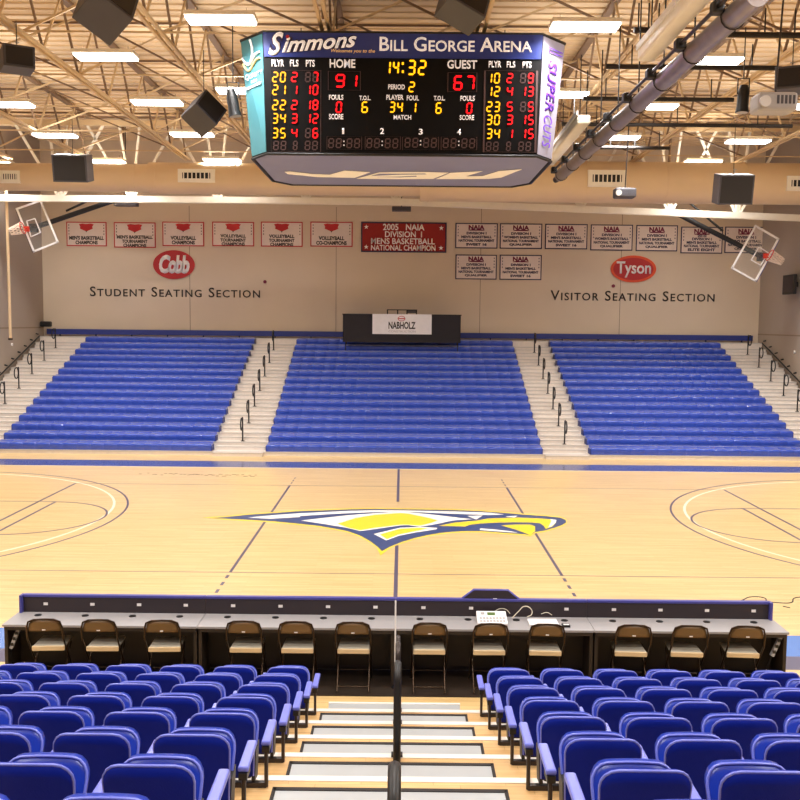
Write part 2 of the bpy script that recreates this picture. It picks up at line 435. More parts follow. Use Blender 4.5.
# big duct in three diameters with vents
DD = 34.9; HZ = at(400, 180.5, DD).z
du = thing('air_duct', 'big round tan air duct spanning the hall', 'duct')
def ring(cx, r0, n=28):
    return [(cx, DD+r0*math.cos(2*pi*k/n), HZ+r0*math.sin(2*pi*k/n)) for k in range(n)]
segs = [(-XW+.03, at(150, 180, DD).x, .50), (at(150, 180, DD).x, at(420, 180, DD).x, .57), (at(420, 180, DD).x, XW-.03, .75)]
for a, b, r_ in segs:
    MB().tube([(a, DD, HZ), (b, DD, HZ)], r_, 36).build('duct_section', 'duct', du)
    x = a+.3
    while x < b:
        MB().tube([(x-.02, DD, HZ), (x+.02, DD, HZ)], r_+.018, 36).build('flange', 'duct', du); x += 2.9
for x0, x1, y0, y1, r_ in ((0, 20, 170.5, 183, .50), (178, 215, 169, 182.5, .57), (588, 626, 170, 187, .75), (787, 822, 176, 191, .75)):
    A, B = at(x0, y0, DD-r_), at(x1, y1, DD-r_)
    v = MB().box(A.x, DD-r_-.05, B.z, B.x, DD-r_+.25, A.z).build('vent_frame', 'cream', du)
    w, h = B.x-A.x, A.z-B.z
    sl = MB().box(A.x+.12*w, DD-r_-.056, B.z+.28*h, B.x-.12*w, DD-r_-.048, A.z-.28*h).build('vent_opening', 'black', v)
    vv = MB()
    for k in range(7):
        xx = A.x+w*(.16+.68*k/6); vv.box(xx-.02, DD-r_-.075, B.z+.26*h, xx+.02, DD-r_-.05, A.z-.26*h)
    vv.build('vent_slats', 'cream', v)

# ------------------------------------------------------------------ ceiling lights
LH = CAM.z+5.9
def make_light():
    t = thing('ceiling_light', 'x', 'ceiling light', group='bright linear lights below the roof trusses')
    MB().box(-.69, -.28, .0, .69, .28, .09).build('housing', 'cream', t, bevel=.02)
    MB().box(-.66, -.25, -.05, .66, .25, -.001).build('diffuser', 'lamp', t, bevel=.015)
    for s in (-1, 1): MB().bar((s*.5, 0, .09), (s*.5, 0, BH-LH+.02), .012).build('hanger', 'steeld', t)
    return t
lt0 = make_light(); ltk = [c for c in COL.objects if c.parent is lt0]
lights = [((221,19),'above the scoreboard\'s teal end panel'), ((585,26),'just right of the ARENA header, topmost on that side'),
 ((106,56),'under the big tilted speaker at the top left'), ((711,60),'beside the silver curtain roll near the big projector'),
 ((8,104),'at the left picture edge above the duct'), ((157,102),'just left of the diamond-shaped speaker'),
 ((652,106),'partly behind the silver curtain roll, between its two rollers'), ((802,106),'at the right picture edge beside the big projector'),
 ((55,135),'directly above the left low speaker'), ((192,134),'just below the diamond-shaped speaker'),
 ((618,137),'above the small projector hanging from a pole'), ((748,141),'above the right low speaker'),
 ((106,161),'resting over the duct beside the left low speaker'), ((222,160),'low over the duct near the scoreboard\'s teal side'),
 ((-6,163),'low over the duct at the far left edge'),
 ((243,90),'peeking out behind the teal scoreboard panel'), ((562,94),'peeking out behind the silver scoreboard panel')]
LP = []
for i, ((px, py), lb) in enumerate(lights):
    t = lt0 if i == 0 else lt0.copy()
    if i:
        COL.objects.link(t)
        for ch in ltk: c = ch.copy(); COL.objects.link(c); c.parent = t
    p = atz(px, py, LH); t.location = p; t['label'] = 'glowing white linear light '+lb; LP.append(p)
t = lt0.copy(); COL.objects.link(t)
for ch in ltk: c = ch.copy(); COL.objects.link(c); c.parent = t
p = at(703, 161.5, 35.85); t.location = p; LP.append(p)
t['label'] = 'thin strip of white linear light over the duct between small projector and right low speaker'
# the same fittings over the near seats, above and behind the frame
ex = [(x, y) for x in (-11, -6.8, 0, 6.8, 11) for y in (1.5, 6.5, 11.5)] + [(-11, 16), (11, 16), (-14.2, 29.5), (14.2, 29.5), (14.2, 24.5)]
NEW = []
for i, (x, y) in enumerate(ex):
    t = lt0.copy(); COL.objects.link(t)
    for ch in ltk: c = ch.copy(); COL.objects.link(c); c.parent = t
    t.location = (x, y, LH); t['label'] = 'white linear light over the near seating'; LP.append(Vector((x, y, LH)))
ld = bpy.data.lights.new('lamp_down', 'AREA'); ld.shape = 'RECTANGLE'; ld.size = 1.35; ld.size_y = .55; ld.energy = 158; ld.color = (1, .98, .955); ld.spread = math.radians(150)
lu = bpy.data.lights.new('added_uplight', 'AREA'); lu.shape = 'RECTANGLE'; lu.size = 1.3; lu.size_y = .5; lu.energy = 27; lu.color = (1, .96, .90)  # uplight added above each fixture to brighten the roof deck
for p in LP:
    o = bpy.data.objects.new('lamp_down', ld); COL.objects.link(o); o.location = p+Vector((0, 0, -.07))
    o = bpy.data.objects.new('added_uplight', lu); COL.objects.link(o); o.location = p+Vector((0, 0, .12)); o.rotation_euler.x = pi

# ------------------------------------------------------------------ scoreboard
SD, SB = 19.45, 23.75                                      # front and back distance
ZT = at(402, 33, SD).z; ZB = at(402, 154.5, SD).z
FX0, FX1 = at(263, 100, SD).x, at(541.5, 100, SD).x
BX0, BX1 = at(267, 153, SD).x, at(536.5, 156, SD).x
cxs = (FX0+FX1)/2
OXT, OXB = 3.40, 3.17
sb = thing('scoreboard', 'big hanging scoreboard with glowing amber and red digits', 'scoreboard')
def octo(hw, ow, z, dy0=0.0):
    y0, y1, y2, y3 = SD+dy0, SD+.62, SB-.62, SB-dy0
    return [(cxs-hw, y0, z), (cxs+hw, y0, z), (cxs+ow, y1, z), (cxs+ow, y2, z), (cxs+hw, y3, z), (cxs-hw, y3, z), (cxs-ow, y2, z), (cxs-ow, y1, z)]
hwT, hwB = (FX1-FX0)/2, (BX1-BX0)/2
T, B_ = octo(hwT, OXT, ZT), octo(hwB, OXB, ZB)
MB().add(T+B_, [tuple(range(8)), tuple(range(15, 7, -1))]+[(i, (i+1) % 8, 8+(i+1) % 8, 8+i) for i in range(8)]).build('cabinet', 'sbblack', sb)
# underside panel and rim
U1 = octo(hwB-.05, OXB-.06, ZB-.012, .05)
MB().poly(U1, .01, 'z').build('underside_panel', 'sbbot', sb)
MB().tube([Vector(p)+Vector((0, 0, -.01)) for p in octo(hwB, OXB, ZB)], .03, 6, closed=True).build('rim', 'black', sb)
MB().tube(octo(hwT, OXT, ZT), .03, 6, closed=True).build('rim', 'black', sb)
def C5(k, *p): return [((235, 400)[k-5]+x/4.848, 130+y/4.848) for x, y in p]
for P in (C5(5,(240,202),(265,200),(375,213),(460,216),(530,196),(655,204),(580,231),(400,227),(255,213)),
          C5(5,(590,235),(700,205),(799,203))+C5(6,(120,203),(235,206),(160,236),(0,237)),
          C5(6,(175,237),(245,207),(400,199),(318,224),(400,223),(480,198),(590,190),(490,230),(430,236))):
    MB().poly([atz(a, b, ZB-.02) for a, b in P], -.006, 'z').build('underside_letter', 'cream_txt', sb)
for P in (C5(5,(660,222),(700,212),(800,212))+C5(6,(120,211),(128,214),(0,216)), C5(5,(690,227),(800,226))+C5(6,(80,222),(80,226),(0,229))):
    MB().poly([atz(a, b, ZB-.028) for a, b in P], -.004, 'z').build('underside_letter_gap', 'sbbot', sb)
# header band
fp = SD-.012
def frect(x0, y0, x1, y1, m, name, th=.02, off=0.0):
    P = [at(a, b, SD-off) for a, b in ((x0,y0),(x1,y0+(x1-x0)*.0096),(x1,y1+(x1-x0)*.0096),(x0,y1))]
    return MB().poly(P, -th, 'y').build(name, m, sb)
MB().poly([(FX0+.0, SD, ZT-.01), (FX1, SD, ZT-.01), (FX1-.03, SD, ZT-.50), (FX0+.03, SD, ZT-.50)], -.02, 'y').build('header_panel', 'sbblue', sb)
textpx('BILL GEORGE ARENA'.title(), 379.5, 532, 37.5, 51.5, SD-.022, 'sbtxt', sb, name='header_lettering', caps=True, bold=.012, th=.008)
for m, bo, o in (('navy', .085, .022), ('sbtxt', .022, .030)):
    d = .6 if m == 'navy' else 0
    for wd, x0, x1, y0, y1 in (('S', 268.5, 283.5, 32.6, 54.6), ('immons', 282, 356.5, 35.2, 49.6)):
        c = at((x0+x1)/2, (y0+y1)/2, SD-o); k_ = SCS = (at(500, 100, SD)-at(400, 100, SD)).x/100
        text(wd, c, (x1-x0+2*d)*k_, (y1-y0+2*d)*k_, m, sb, name='script_lettering', shear=.35, bold=bo, th=.006, right=(1, 0, .085))
p = at(287.5, 36.6, SD-.04); MB().tube([p, p+Vector((0, -.006, 0))], .035, 12).build('red_dot', 'red', sb)
textpx('Welcomes you to the', 331, 375, 49.2, 53.4, SD-.036, 'gold', sb, name='gold_lettering', shear=.25, bold=.01)
def q2(x): return 230+x/4.444
def q3(x): return 400+x/4.444
def qy(y): return 10+y/4.444
def cap(s, x, y, w, h, q, **k):
    textpx(s, q(x-w/2), q(x+w/2), qy(y-h/2), qy(y+h/2), SD-.004, 'sbtxt', sb, name='caption', bold=k.pop('bold', .02), th=.008, **k)
for a in ((q2, 'PLYR', 213, 236, 56, 30), (q2, 'FLS', 286, 236, 38, 30), (q2, 'PTS', 357, 237, 40, 30), (q2, 'HOME', 500, 238, 114, 38),
          (q2, 'FOULS', 472, 388, 64, 22), (q2, 'T.O.L.', 600, 391, 50, 20), (q2, 'SCORE', 472, 474, 64, 24), (q2, 'PERIOD', 740, 342, 74, 22),
          (q2, 'PLAYER', 733, 388, 76, 22), (q2, 'MATCH', 766, 477, 78, 20), (q2, '1', 503, 538, 9, 26), (q2, '2', 676, 538, 18, 26),
          (q3, 'FOUL', 57, 391, 54, 22), (q3, 'GUEST', 276, 242, 132, 38), (q3, 'T.O.L.', 175, 392, 50, 20), (q3, 'FOULS', 300, 393, 64, 22),
          (q3, 'SCORE', 297, 478, 64, 22), (q3, '3', 92, 541, 18, 26), (q3, '4', 262, 542, 18, 26), (q3, 'PLYR', 422, 241, 56, 28),
          (q3, 'FLS', 493, 242, 38, 28), (q3, 'PTS', 564, 244, 40, 28)):
    cap(a[1], a[2], a[3], a[4], a[5], a[0])
SEG = {'0':'abcdef','1':'bc','2':'abged','3':'abgcd','4':'fgbc','5':'afgcd','6':'afgedc','7':'abc','8':'abcdefg','9':'abcdfg'}
def seg_poly(k, w, h, t):
    x0, x1, ym, y1 = t/2, w-t/2, h/2, h-t/2; y0 = t/2; e = t*.5; g_ = t*.16
    def H(xa, xb, y): return [(xa+g_,y),(xa+e+g_,y+e),(xb-e-g_,y+e),(xb-g_,y),(xb-e-g_,y-e),(xa+e+g_,y-e)]
    def V(x, ya, yb): return [(x,ya+g_),(x+e,ya+e+g_),(x+e,yb-e-g_),(x,yb-g_),(x-e,yb-e-g_),(x-e,ya+e+g_)]
    return {'a':H(x0,x1,y1),'g':H(x0,x1,ym),'d':H(x0,x1,y0),'f':V(x0,ym,y1),'b':V(x1,ym,y1),'e':V(x0,y0,ym),'c':V(x1,y0,ym)}[k]
def digits(s, q, x0, x1, yc, h, led, off=True):
    """seven-segment number; '_' is an unlit digit"""
    pc = at(q((x0+x1)/2), qy(yc), SD-.004); sc = (at(500, 100, SD)-at(400, 100, SD)).x/100/4.444
    W, Hh = (x1-x0)*sc, h*sc; n = len([c for c in s if c != ':'])+.4*s.count(':'); pw = W/n; dw = pw*.76; t = Hh*.125
    b = MB(); x = pc.x-W/2
    for c in s:
        if c == ':':
            for zz in (.3, .68): b.box(x+pw*.1, SD-.014, pc.z-Hh/2+Hh*zz-t*.5, x+pw*.1+t, SD-.004, pc.z-Hh/2+Hh*zz+t*.5, 0 if led else 2)
            x += pw*.4; continue
        on = SEG.get(c, '')
        for k in 'abcdefg':
            if k in on or off:
                P = [(x+pw*.12+a+(bb/Hh-.5)*dw*.12, SD-.004, pc.z-Hh/2+bb) for a, bb in seg_poly(k, dw, Hh, t)]
                b.poly(P, -.010 if k in on else -.004, 'y', 0 if k in on else 1)
        x += pw
    b.build('led_number', [{'y':'ledy','r':'ledr',None:'ledoff'}[led], 'ledoff', 'sbtxt'], sb)
rowsL = [('20','2','_7',298),('21','1','10',355),('22','2','18',422),('34','3','12',482),('35','4','_6',547)]
rowsR = [('10','2','_9',303),('12','4','13',362),('23','5','_5',430),('30','3','15',488),('34','1','15',550)]
for a, b, c, yy in rowsL:
    digits(a, q2, 184, 252, yy, 46, 'y', False); digits(b, q2, 268, 304, yy, 43, 'r', False); digits(c, q2, 330, 396, yy, 45, 'r', '_' in c)
for a, b, c, yy in rowsR:
    digits(a, q3, 380, 448, yy, 46, 'y', False); digits(b, q3, 470, 506, yy, 43, 'r', False); digits(c, q3, 530, 598, yy, 45, 'r', '_' in c)
for q, x0, x1, yy in ((q2,188,254,602),(q2,276,304,602),(q2,328,394,602),(q3,378,442,606),(q3,468,496,606),(q3,522,586,606)):
    digits('_'*(1 if x1-x0 < 40 else 2), q, x0, x1, yy, 42, None)
for q, x0, x1, yy in ((q2,432,582,592),(q2,602,752,592),(q3,16,168,590),(q3,186,338,592)): digits('__:__', q, x0, x1, yy, 44, None)
digits('14', q2, 682, 756, 256, 60, 'y', False); digits('32', q3, 28, 122, 256, 66, 'y', False)
cc = MB()
for yy in (238, 274):
    p = at(q2(768), qy(yy), SD-.004); cc.box(p.x-.02, SD-.016, p.z-.025, p.x+.02, SD-.004, p.z+.025)
cc.build('clock_colon', 'ledy', sb)
digits('91', q2, 462, 572, 315, 58, 'r', False); digits('67', q3, 232, 338, 324, 64, 'r', False)
digits('0', q2, 466, 502, 432, 50, 'r', False); digits('6', q2, 580, 618, 432, 50, 'y', False); digits('34', q2, 704, 772, 432, 48, 'y', False)
digits('1', q3, 46, 76, 434, 48, 'y', False); digits('6', q3, 154, 190, 436, 50, 'y', False); digits('0', q3, 290, 326, 437, 50, 'r', False)
digits('2', q3, 34, 70, 342, 46, 'y', False)
def outl(x0, x1, y0, y1, q, w=1.6, m='ledoff'):
    b = MB()
    for a in ((x0, y0, x1, y0+w), (x0, y1-w, x1, y1), (x0, y0, x0+w, y1), (x1-w, y0, x1, y1)):
        A, B = at(q(a[0]), qy(a[1]), SD), at(q(a[2]), qy(a[3]), SD); b.box(A.x, SD-.008, B.z, B.x, SD, A.z)
    b.build('display_border', m, sb)
outl(436, 580, 272, 357, q2); outl(212, 342, 278, 364, q3); outl(430, 586, 562, 620, q2); outl(600, 758, 562, 620, q2); outl(10, 172, 564, 622, q3); outl(182, 342, 564, 622, q3)
outl(182, 404, 268, 630, q2, 1.2); outl(374, 606, 270, 632, q3, 1.2)
# end panels, on the chamfered corners
for s, m in ((-1, 'sbteal'), (1, 'sbsilver')):
    a, b = Vector((cxs+s*hwT, SD, ZT)), Vector((cxs+s*OXT, SD+.62, ZT)); c, d = Vector((cxs+s*OXB, SD+.62, ZB)), Vector((cxs+s*hwB, SD, ZB))
    n = (b-a).cross(d-a).normalized(); n = n if n.y < 0 else -n
    cen = (a+b+c+d)/4; P = [cen+(q-cen)*.97+n*.004 for q in (a, b, c, d)]
    pan = MB().poly(P, .012, tuple(n)).build('end_panel', m, sb); pan['label'] = 'teal end panel with white logo' if s < 0 else 'silver end panel with purple lettering'
    def pt(u, v): return (P[0].lerp(P[1], u)).lerp(P[3].lerp(P[2], u), v)+n*.05
    R = (P[1]-P[0]).normalized()*s; Uu = Vector((0, 0, 1)); Uu = (pt(.5, 0)-pt(.5, 1)).normalized(); R = (R-Uu*R.dot(Uu)).normalized()
    wp = (P[1]-P[0]).length; hp = (pt(.5, 0)-pt(.5, 1)).length
    if s < 0:
        text('Quality', pt(.42, .325), wp*.80, hp*.055, 'sbtxt', pan, right=R, up=Uu, caps=True, bold=.01)
        text('INN', pt(.42, .375), wp*.26, hp*.022, 'sbtxt', pan, right=R, up=Uu)
        MB().bar(pt(.06, .41), pt(.86, .42), .045, .012, up=n).build('bar', 'sbtxt', pan)
        for off, mm in ((0, 'sbtxt'), (.05, 'gold')):
            pts = [pt(.92-.84*t, .15+off+.055*math.sin(pi*t*1.0)+.03*math.sin(2*pi*t)) for t in [k/14 for k in range(15)]]
            MB().tube(pts, .022, 6).build('swoosh', mm, pan)
        MB().tube([pt(.50, .02), pt(.42, .08), pt(.42, .15), pt(.56, .22), pt(.8, .2)][::1], .026, 6).build('swoosh', 'sbtxt', pan)
    else:
        text('SUPER', pt(.45, .405), hp*.44, wp*.40, 'purple', pan, right=-Uu, up=R, bold=.022, shear=.1)
        text('CUTS', pt(.42, .785), hp*.27, wp*.38, 'purple', pan, right=-Uu, up=R, shear=.05)
        text('look good. feel good.', pt(.62, .10), wp*.7, hp*.02, 'purple', pan, right=R, up=Uu) if False else None
        for v_ in (.085, .115): MB().bar(pt(.2, v_), pt(.86, v_), .02, .010, up=n).build('fine_print', 'purple', pan)
for sx in (-2.2, -1.6, 1.6, 2.2):
    MB().tube([(cxs+sx, SD+1.2, ZT), (cxs+sx, SD+1.2, BH+.2)], .012, 6).build('hanging_cable', 'black', sb)

# ------------------------------------------------------------------ hanging speakers, projectors, spots
def speaker(px, py, D, w, h, d, rot, label, taper=.0, cable=True):
    p = at(px, py, D)
    t = thing('hanging_speaker', label, 'speaker', p, 'speaker cabinets hung from the roof'); t.rotation_euler = [math.radians(a) for a in rot]
    vs = [(-w/2, -d/2, -h/2), (w/2, -d/2, -h/2), (w/2-taper, d/2, -h/2+taper*.3), (-w/2+taper, d/2, -h/2+taper*.3)]
    vs += [(a, b, c+h if c < 0 else c) for a, b, c in vs]; vs = vs[:4]+[(a, b, h/2) for a, b, c in vs[:4]]
    MB().add(vs, [(3,2,1,0),(4,5,6,7),(0,1,5,4),(1,2,6,5),(2,3,7,6),(3,0,4,7)]).build('cabinet', 'dark', t, bevel=.015)
    MB().box(-w/2+.05, -d/2-.012, -h/2+.05, w/2-.05, -d/2+.004, h/2-.05).build('grille', 'darker', t)
    MB().tube([(0, 0, h/2), (0, 0, h/2+.1), (.05, 0, h/2+.14), (-.05, 0, h/2+.14), (0, 0, h/2+.1)], .012, 6).build('eye_bolt', 'grey', t)
    if cable:
        L_ = MB().tube([(p.x, p.y, p.z+h*.3), (p.x, p.y, max(BH+.1, p.z+h*.6))], .01, 6).build('cable', 'black', t)
        bpy.context.view_layer.update(); L_.matrix_parent_inverse = t.matrix_world.inverted()
    return t
speaker(107, 5, 15.5, .70, .80, .68, (-32, 28, 38), 'large tilted charcoal speaker at the top edge above the left ceiling lights')
speaker(204, 113.5, 22, .66, .66, .6, (-30, 40, 30), 'diamond-tilted charcoal speaker hanging beside the teal scoreboard panel')
speaker(17, 60, 20, .62, .45, .7, (0, 0, 30), 'small black speaker box near the left picture edge')
speaker(73, 168, 29.5, 1.05, .82, .8, (12, 0, 4), 'grey speaker hung in front of the duct above the left backboard')
speaker(733, 189, 29.5, 1.05, .90, .8, (12, 0, -4), 'grey speaker hung in front of the duct above the right backboard')
speaker(792, 81, 19.5, .62, .45, .7, (0, 0, -25), 'small black speaker box beside the big projector')
speaker(462, 8, 17.2, .75, .42, .6, (-18, 22, 20), 'dark speaker above the scoreboard word ARENA, cut by the top edge')
for (x0, x1, y0, y1, lb) in ((114, 137, 200.5, 206, 'small dark box under the girder beside the left basket arm'), (392, 411, 206.5, 211, 'small dark box under the girder above the red champion sign')):
    A, B = at(x0, y0, 38.2), at(x1, y1, 38.2)
    t = thing('junction_box', lb, 'box'); MB().box(A.x, 38.1, B.z, B.x, 38.5, A.z).build('case', 'dark', t, bevel=.02)
    MB().tube([((A.x+B.x)/2, 38.3, A.z), ((A.x+B.x)/2, 38.3, ZC-.03)], .02, 6).build('bracket', 'black', t)

def projector(px, py, D, w, h, label, ptop, m):
    p = at(px, py, D); t = thing('projector', label, 'projector', p)
    MB().box(-w/2, -.25*w, -h/2, w/2, .45*w, h/2).build('body', m, t, bevel=h*.18)
    MB().tube([(-w*.36, -.25*w, -h*.05), (-w*.36, -.33*w, -h*.05)], h*.3, 16).build('lens', 'alum', t)
    b = MB()
    for k in range(5): b.box(-w*.05+k*w*.1, -.262*w, -h*.15, -w*.05+k*w*.1+w*.06, -.25*w, h*.3)
    b.build('vent', 'dark', t)
    q = at(ptop[0], ptop[1], D)-p
    MB().tube([(0, 0, h/2), tuple(q)], .018 if w < .8 else .03, 8).build('mounting_pole', 'grey' if w > .8 else 'frame', t)
    return t
projector(775, 103, 16.5, .68, .32, 'big silver projector hanging from a long pole near the right edge', (784, -8), 'grey')
projector(625, 193, 27, .60, .28, 'small dark projector hanging from a pole before the duct', (629, 122), 'dark')
for (px, py, D, lb, rx) in ((233, 103, 20, 'black spotlight hanging beside the teal scoreboard panel', 20), (743, 99, 20, 'black spotlight hanging left of the big projector', -5)):
    t = thing('spotlight', lb, 'spotlight', at(px, py, D))
    d = Vector((math.sin(math.radians(rx))*.5, 0, -1)).normalized()
    MB().tube([-d*.28, -d*.1, d*.15, d*.28], [.08, .12, .12, .14], 14).build('can', 'black', t)
    MB().tube([d*.281, d*.285], .12, 14).build('lens', 'grey', t)
    MB().tube([(-.12, 0, .1), (-.12, 0, .42), (.12, 0, .42), (.12, 0, .1)], .015, 6).build('yoke', 'black', t)
    MB().tube([(0, 0, .42), (0, 0, BH+.1-t.location.z)], .012, 6).build('stem', 'black', t)

# ------------------------------------------------------------------ silver divider curtain roll and its beams
cr_h = 4.15; CZ = CAM.z+cr_h
a0, b0 = atz(758, -6, CZ), atz(560, 176, CZ)
t = thing('curtain_roll', 'long silver divider curtain rolled up under the roof', 'curtain')
mid = [a0.lerp(b0, k/24) for k in range(25)]
MB().tube([(p.x, p.y, p.z) for p in mid], [.155+.004*math.sin(k*2.1) for k in range(25)], 20).build('fabric_roll', 'silver', t)
MB().tube([b0, b0+(b0-a0).normalized()*.7], .09, 12).build('roll_end', 'black', t)
for k in range(9):
    q = a0.lerp(b0, .06+k*.115)
    MB().tube([q+Vector((.17*math.cos(x), 0, .17*math.sin(x))) for x in [2*pi*j/14 for j in range(14)]], .010, 6, closed=True).build('strap', 'frame', t)
    MB().tube([q+Vector((0, 0, .15)), q+Vector((.0, 0, BH-CZ))], .014, 6).build('hanger', 'black', t)
    MB().box(q.x-.30, q.y-.10, q.z+.03, q.x-.14, q.y+.10, q.z+.20).build('roller', 'black', t, bevel=.03)
MB().tube([a0+Vector((-.22, 0, .12)), b0+Vector((-.22, 0, .12))], .03, 8).build('drive_shaft', 'frame', t)
HB = CAM.z+4.55
for (p, q, lb) in (((706, -12), (646, 56), 'long cream housing beam beside the silver roll, cut by the top edge'), ((584, 119), (549, 162), 'shorter cream housing beam beyond the silver scoreboard panel')):
    A, B = atz(p[0], p[1], HB), atz(q[0], q[1], HB)
    t = thing('curtain_housing', lb, 'housing')
    d = (B-A).normalized()
    MB().bar(A, B, .30, .20).build('body', 'cream', t, bevel=.04)
    MB().bar(A+Vector((-.15, 0, .13)), B+Vector((-.15, 0, .13)), .05, .10).build('flange', 'white', t)
    for f in (.1, .9): MB().tube([A.lerp(B, f), A.lerp(B, f)+Vector((0, 0, BH-HB))], .012, 6).build('hanger', 'black', t)
# dark crosswise pipes
for (x0, x1, y, h, lb) in ((634, 662, 30, 5.6, 'short dark pipe crossing behind the long cream housing'), (722, 806, 34.5, 5.6, 'dark pipe crossing to the right edge above the big projector'), (606, 776, 66.5, 5.6, 'dark pipe crossing behind the silver roll level with the upper right light'),
        (583, 732, 98.5, 5.6, 'dark pipe with clamps left of the black spotlight'), (562, 790, 124, 5.6, 'long dark pipe crossing over the small projector pole'), (600, 668, 147.5, 5.6, 'dark pipe lowest over the duct')):
    A, B = atz(x0, y, CAM.z+h), atz(x1, y+(x1-x0)*.0096+1, CAM.z+h); B.y = A.y; 
    t = thing('ceiling_pipe', lb, 'pipe')
    MB().tube([A, B], .055, 8).build('tube', 'rubber', t)
    for f in (.15, .5, .85): MB().tube([A.lerp(B, f), A.lerp(B, f)+Vector((0, 0, .5))], .015, 6).build('hanger', 'black', t)

# ------------------------------------------------------------------ corner baskets
def basket(corn, sq, rimc, netv, arm, arm2, label, D=37.3, side=-1):
    t = thing('basketball_hoop', label, 'basketball hoop')
    C = [at(a, b, D) for a, b in corn]; cen = sum(C, Vector())/4
    MB().poly(C, .03, 'y').build('glass_board', 'glass', t)
    fr = MB()
    for i in range(4):
        a, b = C[i], C[(i+1) % 4]; d = (b-a).normalized()*.03
        fr.bar(a-d+Vector((0,-.01,0)), b+d+Vector((0,-.01,0)), .07, .05, up=(0,1,0))
    fr.build('white_frame', 'white', t)
    S = [at(a, b, D-.01) for a, b in sq]; f2 = MB()
    for i in range(4): f2.bar(S[i], S[(i+1) % 4], .03, .06, up=(0,1,0))
    f2.build('target_square', 'white', t)
    # padding along the edge where the rim hangs
    i0 = 3 if side < 0 else 1
    a, b = C[i0], C[(i0+1) % 4]
    MB().bar(a+Vector((side*.02, .02, -.03)), b+Vector((side*.02, .02, -.03)), .07, .09, up=(0,1,0)).build('edge_pad', 'panel' if side < 0 else 'trimblue', t)
    r = at(rimc[0], rimc[1], D-.1); nv = (at(netv[0], netv[1], D-.1)-r); ax = nv.normalized()
    e1 = ax.cross(Vector((0, 1, 0))).normalized(); e2 = Vector((0, -1, 0))
    c = r+e2*.38; R = .228
    rg = [c+R*(math.cos(x)*e1+math.sin(x)*e2) for x in [2*pi*k/24 for k in range(24)]]
    MB().tube(rg, .018, 8, closed=True).build('rim', 'rimred', t)
    MB().box(-.1,-.06,-.1,.1,.06,.1).build('rim_plate', 'rimred', t).location = r+Vector((0, .0, 0))
    MB().bar(r, c+R*(-e2), .09, .05).build('rim_bracket', 'rimred', t)
    nb = MB(); N = 12; L = nv.length
    for k in range(N):
        for sgn in (-1, 1):
            pts = []
            for j in range(5):
                x = 2*pi*(k+sgn*j*.5)/N; rr = R*(1-.10*j); pts.append(c+rr*(math.cos(x)*e1+math.sin(x)*e2)+ax*L*j/4)
            nb.tube(pts, .011, 4)
    nb.build('net', 'net', t)
    A = at(arm[0][0], arm[0][1], D+.12); B = at(arm[1][0], arm[1][1], D+.35)
    MB().tube([A, B], .10, 10).build('arm', 'black', t)
    MB().tube([at(arm2[0][0], arm2[0][1], D+.25), at(arm2[1][0], arm2[1][1], D+.6)], .045, 8).build('brace', 'black', t)
    MB().tube([B, Vector((B.x, B.y, ZC-.02))], .05, 8).build('mast', 'steeld', t)
    MB().box(-.16, -.05, -.16, .16, .14, .16).build('arm_plate', 'black', t).location = A
    return t
basket([(17,209),(40.6,200.7),(57.7,242),(34,251.5)], [(26.8,221),(35,218.6),(40.6,232.5),(31,236.8)], (26.5,229), (14.5,232.5),
       [(33,228),(124,197)], [(66,211),(92,199)], 'tilted glass backboard with rim swung up in the left wall corner', 36.9, -1)
basket([(755.4,225.9),(778.1,239),(755.4,281),(732.1,267.9)], [(758.9,246.9),(768.5,253),(760.6,265.3),(751.4,260)], (766,256), (778.5,262.5),
       [(762,257),(668,209)], [(723,231),(685,199)], 'tilted glass backboard with rim swung up in the right wall corner', 36.9, 1)

